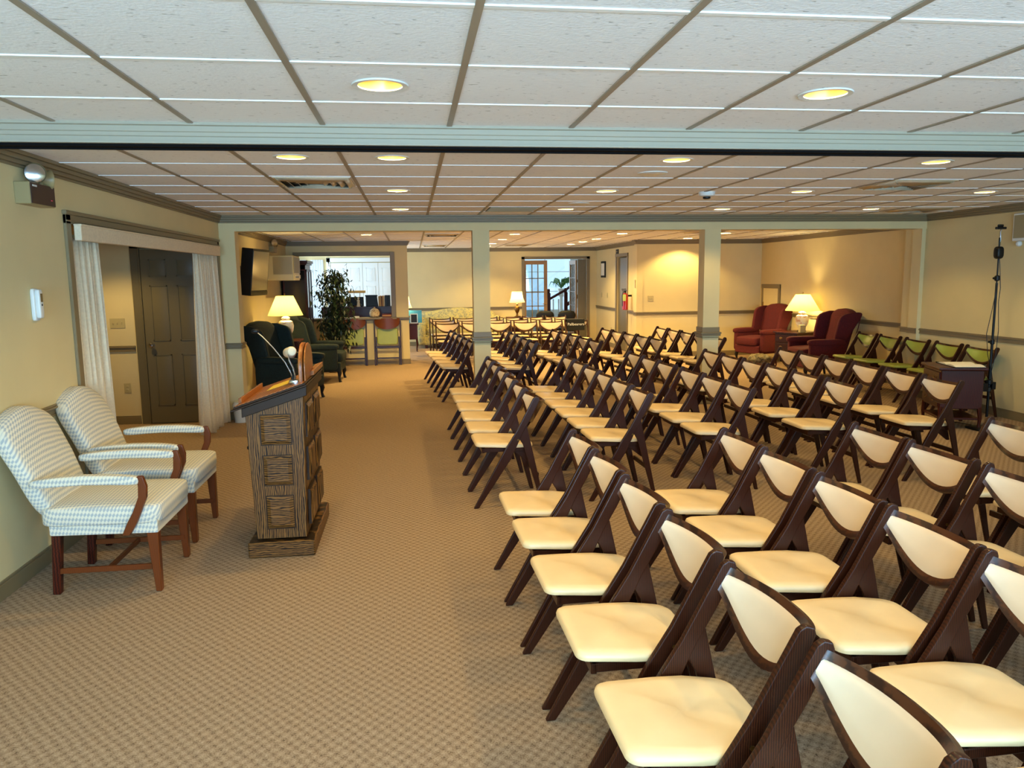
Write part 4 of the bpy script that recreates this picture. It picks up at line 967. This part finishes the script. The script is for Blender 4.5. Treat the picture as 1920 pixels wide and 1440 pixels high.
# pass-through counter items (ledge top .915)
LG = .918
struct('trim_19', MB().box(PX0-.08, PX1+.10, YP-.12, YP+.17, .885, .918), TRIM, .005)
t = thing('ginger_jar', 'round lidded ceramic jar on the pass-through ledge', 'jar', (-.735, YP-.02, LG))
MB().lathe([(.055, 0), (.09, .03), (.10, .075), (.095, .11), (.08, .125)], 28).build('jar_body', JARM, t)
MB().lathe([(.088, .125), (.085, .14), (.05, .17), (.015, .18), (.018, .195), (.006, .205)], 28).build('lid', JARM, t)
for i in range(3):
    o = MB().box(-.085, .085, -.06, .06, 0, .022).build('book', (BOOKR, BOOKT, BOOKR)[i], None, .002); o.location = (-.505, YP-.01, LG+.0225*i); o.rotation_euler = (0, 0, .03*i)
    tag(o, ('bottom red book of the flat stack on the pass-through ledge', 'tan middle book of the flat stack on the ledge', 'top red book of the flat stack on the ledge')[i], 'book', 'flat books on the pass-through ledge')
t = MB().prism([(0, 0), (.03, 0), (.004, .035)], 'x', -.045, .045).build('name_card', PAPER); t.location = (-1.07, YP-.06, LG); tag(t, 'small folded white card on the pass-through ledge', 'card')
# desk with hutch behind the pass-through
t = thing('desk', 'dark wooden desk with hutch seen through the pass-through', 'desk', (-1.05, YP+.55, 0))
MB().box(-.75, .70, -.30, .30, .72, .76).box(-.75, -.70, -.30, .30, 0, .72).box(.65, .70, -.30, .30, 0, .72).box(-.7, .65, .26, .30, .3, .72).build('desk_body', MAHOG, t, .004)
MB().box(-.75, .70, -.02, .28, 1.08, 1.11).box(-.75, -.72, 0, .28, .76, 1.10).box(.67, .70, 0, .28, .76, 1.1).box(-.75, .70, .0, .02, .76, 1.10).build('hutch', MAHOG, t, .003)
for i, (x, l) in enumerate(((-.42, 'black desk organiser at left on the hutch'), (.30, 'black desk organiser at right on the hutch'))):
    o = thing('desk_organizer', l, 'organizer', (-1.05+x-(.06 if i else 0), YP+.66, 1.111))
    MB().prism([(-.12, 0), (.12, 0), (.10, .22), (-.12, .20)], 'y', -.08, .08).build('tray', BLACK, o, .004)
    MB().box(-.13, .11, -.09, .09, .20, .225).build('lid', BLACK, o, .003)
t = MB().box(-.24, .24, -.10, .10, 0, .20).build('console_box', BLACK, None, .006); t.location = (-1.12, YP+.82-.15+.02, 1.111); 
bpy.data.objects.remove(t)
t = MB().box(-.20, .13, -.02, .02, 0, .19).build('black_letter_tray', BLACK, None, .006); t.location = (-1.11, YP+.70, 1.111); tag(t, 'black letter tray standing on the hutch behind the banker lamp', 'letter tray')
t = thing('banker_lamp', 'brass banker lamp with long shade on the hutch', 'lamp', (-1.10, YP+.60, 1.111))
MB().soft((0, 0, .01), (.07, .04, .012), .6, 8).build('lamp_base', BRASS, t)
MB().tube([(0, 0, .02), (0, 0, .12), (-.05, 0, .17), (-.06, 0, .30)], .006, 8).tube([(0, 0, .12), (.05, 0, .17), (.06, 0, .30)], .006, 8).build('stem', BRASS, t)
MB().prism([(-.05, .27), (-.045, .30), (-.02, .32), (.02, .32), (.045, .30), (.05, .27)], 'x', -.17, .17).build('lamp_shade', GOLDR, t, .004)
t = thing('figurine', 'small cream figurine standing in front of the banker lamp', 'figurine', (-1.08, YP+.30, 1.0-.24))
bpy.data.objects.remove(t)
t = MB().lathe([(.04, 0), (.03, .04), (.022, .09), (.03, .12), (.012, .14), (.022, .165), (.006, .19)], 14).build('figurine', CURT); t.location = (-1.07, YP+.50, .762+.35); tag(t, 'small cream figurine on the hutch in front of the banker lamp', 'figurine')
bx_ = -.68
for i, (w_, h_, m_) in enumerate(((.03, .20, BOOKT), (.03, .21, BOOKT), (.016, .20, BOOKR), (.03, .21, BOOKT), (.022, .21, CURT), (.06, .22, BOOKB), (.05, .22, BOOKB))):
    o = MB().box(0, w_-.002, -.08, .08, 0, h_).build('binder', m_, None, .002); o.location = (bx_, YP+.62, 1.111); bx_ += w_
    tag(o, ('leftmost tan binder in the upright row on the hutch', 'second tan binder in the upright row on the hutch', 'thin red book in the upright row on the hutch', 'tan binder right of the red book on the hutch', 'thin cream book in the upright row on the hutch', 'wide black binder in the upright row on the hutch', 'rightmost black binder in the upright row on the hutch')[i], 'binder', 'upright binders on the hutch')

# ------------------------------------------------------------------ far room
t = thing('sofa', 'yellow damask camel-back sofa against the far wall', 'sofa', (1.10, 18.62, 0))
def sb(v):
    q = (v.z+.24)/.48; return (v.x, v.y+.08*q, v.z+(.10*math.cos(v.x/.9*PI)*.5+.02)*(v.z > 0))
MB().soft((0, .22, .62), (.90, .10, .25), .22, 20, sb).build('backrest', DAMASK, t, 0, 60)
MB().soft((0, -.05, .38), (.80, .33, .09), .2, 16).build('seat_cushion', DAMASK, t, 0, 60)
MB().box(-.85, .85, -.36, .28, .08, .32).build('base_frame', DAMASK, t, .02)
for s in (-1, 1):
    MB().soft((s*.90, -.05, .36), (.09, .35, .28), .25, 12).build('arm', DAMASK, t, 0, 60)
    MB().lathe([(.02, -.37), (.12, -.365), (.13, -.35), (.13, .3), (.12, .32)], 20).build('arm_roll', DAMASK, t)
    o = kids(t)[-1]
    o = [k for k in kids(t) if k.name.startswith('arm_roll')][-1]; o.rotation_euler = (PI/2, 0, 0); o.rotation_euler = (-PI/2, 0, 0); o.location = (s*.92, 0, .60)
    for y in (-.3, .25): MB().box(s*.80-.03, s*.80+.03, y-.03, y+.03, 0, .08).build('leg', MAHOG, t)
end_table('dark end table at left of the sofa, half hidden by the wall end', (-.12, 17.75, 0), .44, .64, -PI/2, 1)
def urn_lamp(label, loc, z0):
    t = thing('table_lamp', label, 'lamp', loc)
    MB().lathe([(.07, 0), (.07, .015), (.03, .03), (.02, .08), (.05, .14), (.065, .20), (.045, .26), (.02, .28), (.03, .31), (.012, .33)], 20).build('lamp_body', BRASS, t)
    MB().tube([(0, 0, .33), (0, 0, .62)], .006, 8).build('stem', BRASS, t)
    MB().lathe([(.19, .35), (.15, .45), (.125, .61)], 32, caps=False).build('lamp_shade', SHADEW, t)
    l = bpy.data.lights.new('lamp_glow', 'POINT'); l.energy = 12; l.color = (1, .75, .4); l.shadow_soft_size = .04
    o = bpy.data.objects.new('lamp_glow', l); COL.objects.link(o); o.location = (0, 0, .47); o.parent = t
    return t
urn_lamp('bronze table lamp with cream shade beside the sofa, left of the glass door', (2.50, 18.45, .70), .70)
urn_lamp('cream-shaded table lamp half hidden behind the pass-through wall end', (-.21, 17.72, .64), .64)
end_table('dark end table under the bronze lamp, behind the facing chairs', (2.50, 18.45, 0), .46, .70, -PI/2, 1)
def photo(label, x, y, z, w_, h_, mat, rz=0):
    t = thing('photo_frame', label, 'picture frame', (x, y, z), rz)
    T = Matrix.Rotation(-.2, 4, 'X'); f = .018
    MB().box(-w_/2, w_/2, -.008, .008, 0, f, T).box(-w_/2, w_/2, -.008, .008, h_-f, h_, T).box(-w_/2, -w_/2+f, -.008, .008, 0, h_, T).box(w_/2-f, w_/2, -.008, .008, 0, h_, T).build('frame', WHITEPL, t)
    MB().box(-w_/2+f, w_/2-f, -.004, .006, f, h_-f, T).build('picture', mat, t)
photo('white framed photo on the end table beside the sofa', .02, 17.62, .642, .17, .22, BOOKB)
t = MB().box(-.16, .16, -.08, .08, 0, .28).build('gift_box', SKYBL, None, .004); t.location = (.04, 17.90, .642); tag(t, 'blue printed box behind the white photo frame', 'box')
# wall things on the far side wall
t = thing('wall_clock', 'tall black-framed white-faced picture on the far side wall', 'picture', (XE, 18.35, 1.62))
MB().box(-.03, 0, -.19, .19, 0, .39).build('frame', BLACK, t, .004); MB().box(-.034, -.03, -.15, .15, .05, .34).build('picture', PAPER, t)
t.name = 'framed_picture'
t = thing('exit_sign', 'small dark sign plate above the brown far door', 'sign', (XE, 17.1, 2.20))
MB().box(-.02, 0, -.09, .09, -.05, .05).build('sign_body', BLACK, t, .002); 
MB().box(-.022, -.02, -.06, .06, -.008, .008).build('sign_mark', TANP, t)
t = thing('fire_extinguisher', 'red fire extinguisher hanging beside the brown far door', 'fire extinguisher', (XE-.14, 15.95, .94))
MB().lathe([(.05, 0), (.062, .01), (.062, .30), (.045, .345), (.02, .36)], 24).build('cylinder', REDM, t)
MB().lathe([(.02, .36), (.02, .40)], 12).box(-.07, .03, -.012, .012, .40, .415).box(-.08, .02, -.012, .012, .43, .445).build('valve', BLACK, t)
MB().tube([(.0, -.02, .39), (-.06, -.05, .38), (-.075, -.05, .30), (-.07, -.045, .08)], .009, 8).build('hose', BLACK, t)
MB().soft((-.035, -.06, .26), (.035, .006, .07), .3, 8).build('label_plate', plain('pale_green_tag', (196, 214, 120), .5), t)
MB().box(.06, .14, -.02, .02, .28, .32).build('wall_hook', BLACK, t)
t = MB().box(XE-.14, XE-.12, YRB+.04, YRB+.10, 1.42, 1.58).build('thermostat', BEIGEP, None, .003); tag(t, 'slim beige thermostat on the corner strip beside the extinguisher', 'thermostat')
# staircase seen through the french doors
t = thing('staircase', 'carpeted staircase with dark newels rising right in the hall', 'staircase', (3.9, 21.2, 0))
b = MB()
for i in range(9): b.box(.0+i*.26, .26*10, -.1, .85, i*.19, (i+1)*.19)
b.build('steps', WHITEP, t)
def newel(x, y, h_): return MB().box(x-.05, x+.05, y-.05, y+.05, 0, h_-.12).lathe([(.05, h_-.12), (.035, h_-.10), (.045, h_-.05), (.04, h_-.01), (.01, h_)], 16, (x, y, 0)).build('newel_post', MAHOG, t, .003)
newel(-.15, -.05, 1.32); newel(.32, -.12, 1.34)
MB().tube([(-.15, -.05, 1.02), (.35, -.1, 1.3), (2.2, -.1, 2.65)], .035, 8).build('handrail', MAHOG, t)
MB().tube([(.32, -.12, .85), (2.2, -.12, 2.25)], .05, 6).build('stringer', MAHOG, t)
for i in range(7): MB().lathe([(.018, 0), (.03, .2), (.015, .35), (.02, .85)], 10, (.5+i*.2, -.1, .35+i*.147)).build('baluster', WHITEP, t)
for i in range(2): MB().lathe([(.02, 0), (.032, .3), (.015, .6), (.02, 1.0)], 10, (-.02+i*.15, -.08, .03)).build('baluster', WHITEP, t)
t = thing('fern', 'green fern on a tall white plant stand behind the staircase', 'plant', (4.42, 22.75, 1.30))
MB().lathe([(.15, -1.3), (.14, -1.26), (.05, -1.22), (.05, -.25), (.13, -.2), (.13, -.17), (.07, -.165), (.11, -.02), (.12, 0), (.01, -.01)], 20).build('plant_stand', WHITEP, t)
fb = MB(); rr = random.Random(5)
for i in range(40):
    a = rr.uniform(0, 6.3); L_ = rr.uniform(.2, .42); p = [Vector((0, 0, 0)), Vector((math.cos(a)*L_*.4, math.sin(a)*L_*.4, .28)), Vector((math.cos(a)*L_*.8, math.sin(a)*L_*.8, .34)), Vector((math.cos(a)*L_, math.sin(a)*L_, .22))]
    k = rr.uniform(.25, 1); p = [Vector((v.x, v.y, v.z*k+(.12*(1-k)*(v.z > 0)))) for v in p]; p[3].z = p[2].z-.16
    fb.tube(p, [.006, .018, .014, .003], 4)
fb.build('fronds', FERN, t)

# ------------------------------------------------------------------ right foreground: chest and camera stand
t = thing('chest', 'dark carved wooden chest-table with drawers near the right wall', 'chest', (5.84, 7.64, 0), -.30)
MB().prism([(-.24, -.29), (.24, -.29), (.24, .29), (-.24, .29)], 'z', .635, .665).build('tabletop', MAHOG, t, .008, seg=2)
MB().box(-.21, .21, -.26, .26, .22, .635).build('case', MAHOG, t, .006)
for i, z0 in enumerate((.48, .35, .24)):
    d = MB().box(-.222, -.205, -.235, .235, z0, z0+(.13 if i == 0 else .11)).build('drawer', MAHOG, t, .004)
    for y in (-.12, .12): MB().tube([(-.222, y-.035, z0+.07), (-.238, y, z0+.05), (-.222, y+.035, z0+.07)], .0045, 6).build('drawer_pull', BRASS, d)
b = MB(); b.box(-.20, .20, -.25, .25, .10, .125); b.build('lower_shelf', MAHOG, t, .004)
for sx in (-1, 1):
    for sy in (-1, 1): MB().tube([(sx*.19, sy*.24, .24), (sx*.20, sy*.25, .12), (sx*.195, sy*.245, .04), (sx*.205, sy*.255, 0)], [.026, .02, .016, .022], 8).build('leg', MAHOG, t)
t = thing('guest_book', 'open white guest book lying on the dark chest', 'book', (5.88, 7.58, .666), -.25)
MB().box(-.16, .16, -.24, .24, 0, .006).build('cover', BLACK, t)
def page(s):
    vs = []; n = 8
    for x in (-.15, .15):
        for i in range(n+1): u = i/n; vs.append((x, s*(.005+u*.225), .008+.016*math.sin(PI*min(1, u*1.1))**.7 if u < .91 else .008))
    for x in (-.15, .15):
        for i in range(n+1): vs.append((x, s*(.005+i/n*.225), .006))
    m = n+1; fs = [(i, i+1, m+i+1, m+i) for i in range(n)]+[(2*m+i, 3*m+i, 3*m+i+1, 2*m+i+1) for i in range(n)]+[(i, 2*m+i, 2*m+i+1, i+1) for i in range(n)]+[(m+i, m+i+1, 3*m+i+1, 3*m+i) for i in range(n)]+[(0, m, 3*m, 2*m), (n, 2*m+n, 3*m+n, m+n)]
    MB().add(vs, fs).build('page_block', PAPER, t)
page(1); page(-1)
t = thing('pen', 'dark pen resting beside the open guest book', 'pen', (5.84, 7.84, .672), .4)
MB().tube([(0, -.07, 0), (0, .06, 0), (0, .07, 0)], [.005, .005, .001], 8).build('barrel', BLACK, t)
t = thing('camera_stand', 'tall black pole stand with webcam head beside the dark chest', 'stand', (6.10, 7.42, 0))
MB().prism([(-.14+.28*(i in (1, 2)), 0) for i in range(4)], 'z', 0, .001) if False else None
MB().soft((-.08, -.06, .012), (.15, .12, .014), .35, 10).build('base_plate', BLACKM, t, 0, 50)
MB().tube([(0, 0, .01), (0, 0, .95)], .014, 12).build('lower_pole', BLACKM, t)
MB().tube([(0, 0, .93), (0, 0, 1.55)], .012, 12).build('middle_pole', BLACKM, t)
MB().tube([(0, 0, 1.5), (-.004, 0, 2.02)], .008, 12).build('upper_pole', BLACKM, t)
MB().tube([(0, 0, .06), (0, 0, .12)], .016, 12).build('pole_foot', CHROME, t)
for z, r in ((.42, .026), (.50, .03), (.93, .022), (1.60, .026)):
    MB().lathe([(.014, -.03), (r, -.02), (r, .02), (.014, .03)], 14, (0, 0, z)).tube([(0, 0, z), (-.05, -.01, z)], [.008, .012], 8).build('clamp_collar', BLACK, t)
MB().box(-.09, -.03, -.03, .03, .40, .49).box(.02, .06, -.03, .03, .42, .5).build('power_pack', BLACK, t, .004)
MB().soft((-.004, 0, 1.865), (.042, .04, .065), .6, 12).build('camera_body', BLACK, t, 0, 60)
MB().tube([(-.004, 0, 1.93), (.004, 0, 2.0), (-.002, 0, 2.08), (.01, 0, 2.11)], .007, 8).build('phone_clamp', CHROME, t)
MB().box(-.055, .055, -.02, .02, 2.105, 2.13).box(-.03, .02, -.02, .02, 2.13, 2.155).build('webcam', BLACK, t, .006)
MB().tube([(.0, -.015, 1.80), (.03, -.02, 1.5), (.02, -.02, 1.35), (.045, -.02, 1.05), (.035, -.02, .80), (.0, -.02, .62), (.005, -.02, .5)], .0035, 6).tube([(0, -.015, 1.55), (-.05, -.02, 1.25), (-.09, -.02, 1.02), (-.06, -.02, .80), (-.01, -.02, .64)], .0035, 6).build('cable', BLACK, t)
t = MB().tube([(5.62, 7.75, .006), (5.8, 7.9, .006), (6.0, 7.72, .006), (6.05, 7.5, .006)], .004, 6).build('power_cord', BLACK); tag(t, 'thin black cord on the carpet under the dark chest', 'cord')
t = thing('wall_unit', 'white wall-mounted speaker box at the right edge high on the wall', 'speaker', (XR, 7.72, 2.0))
MB().box(-.10, 0, -.16, .16, 0, .30).build('housing', WHITEPL, t, .006); MB().box(-.104, -.10, -.14, .14, .03, .28).build('grille', TANP, t); MB().soft((-.06, .1, -.03), (.03, .03, .03), .8, 8).build('sensor_knob', WHITEPL, t)
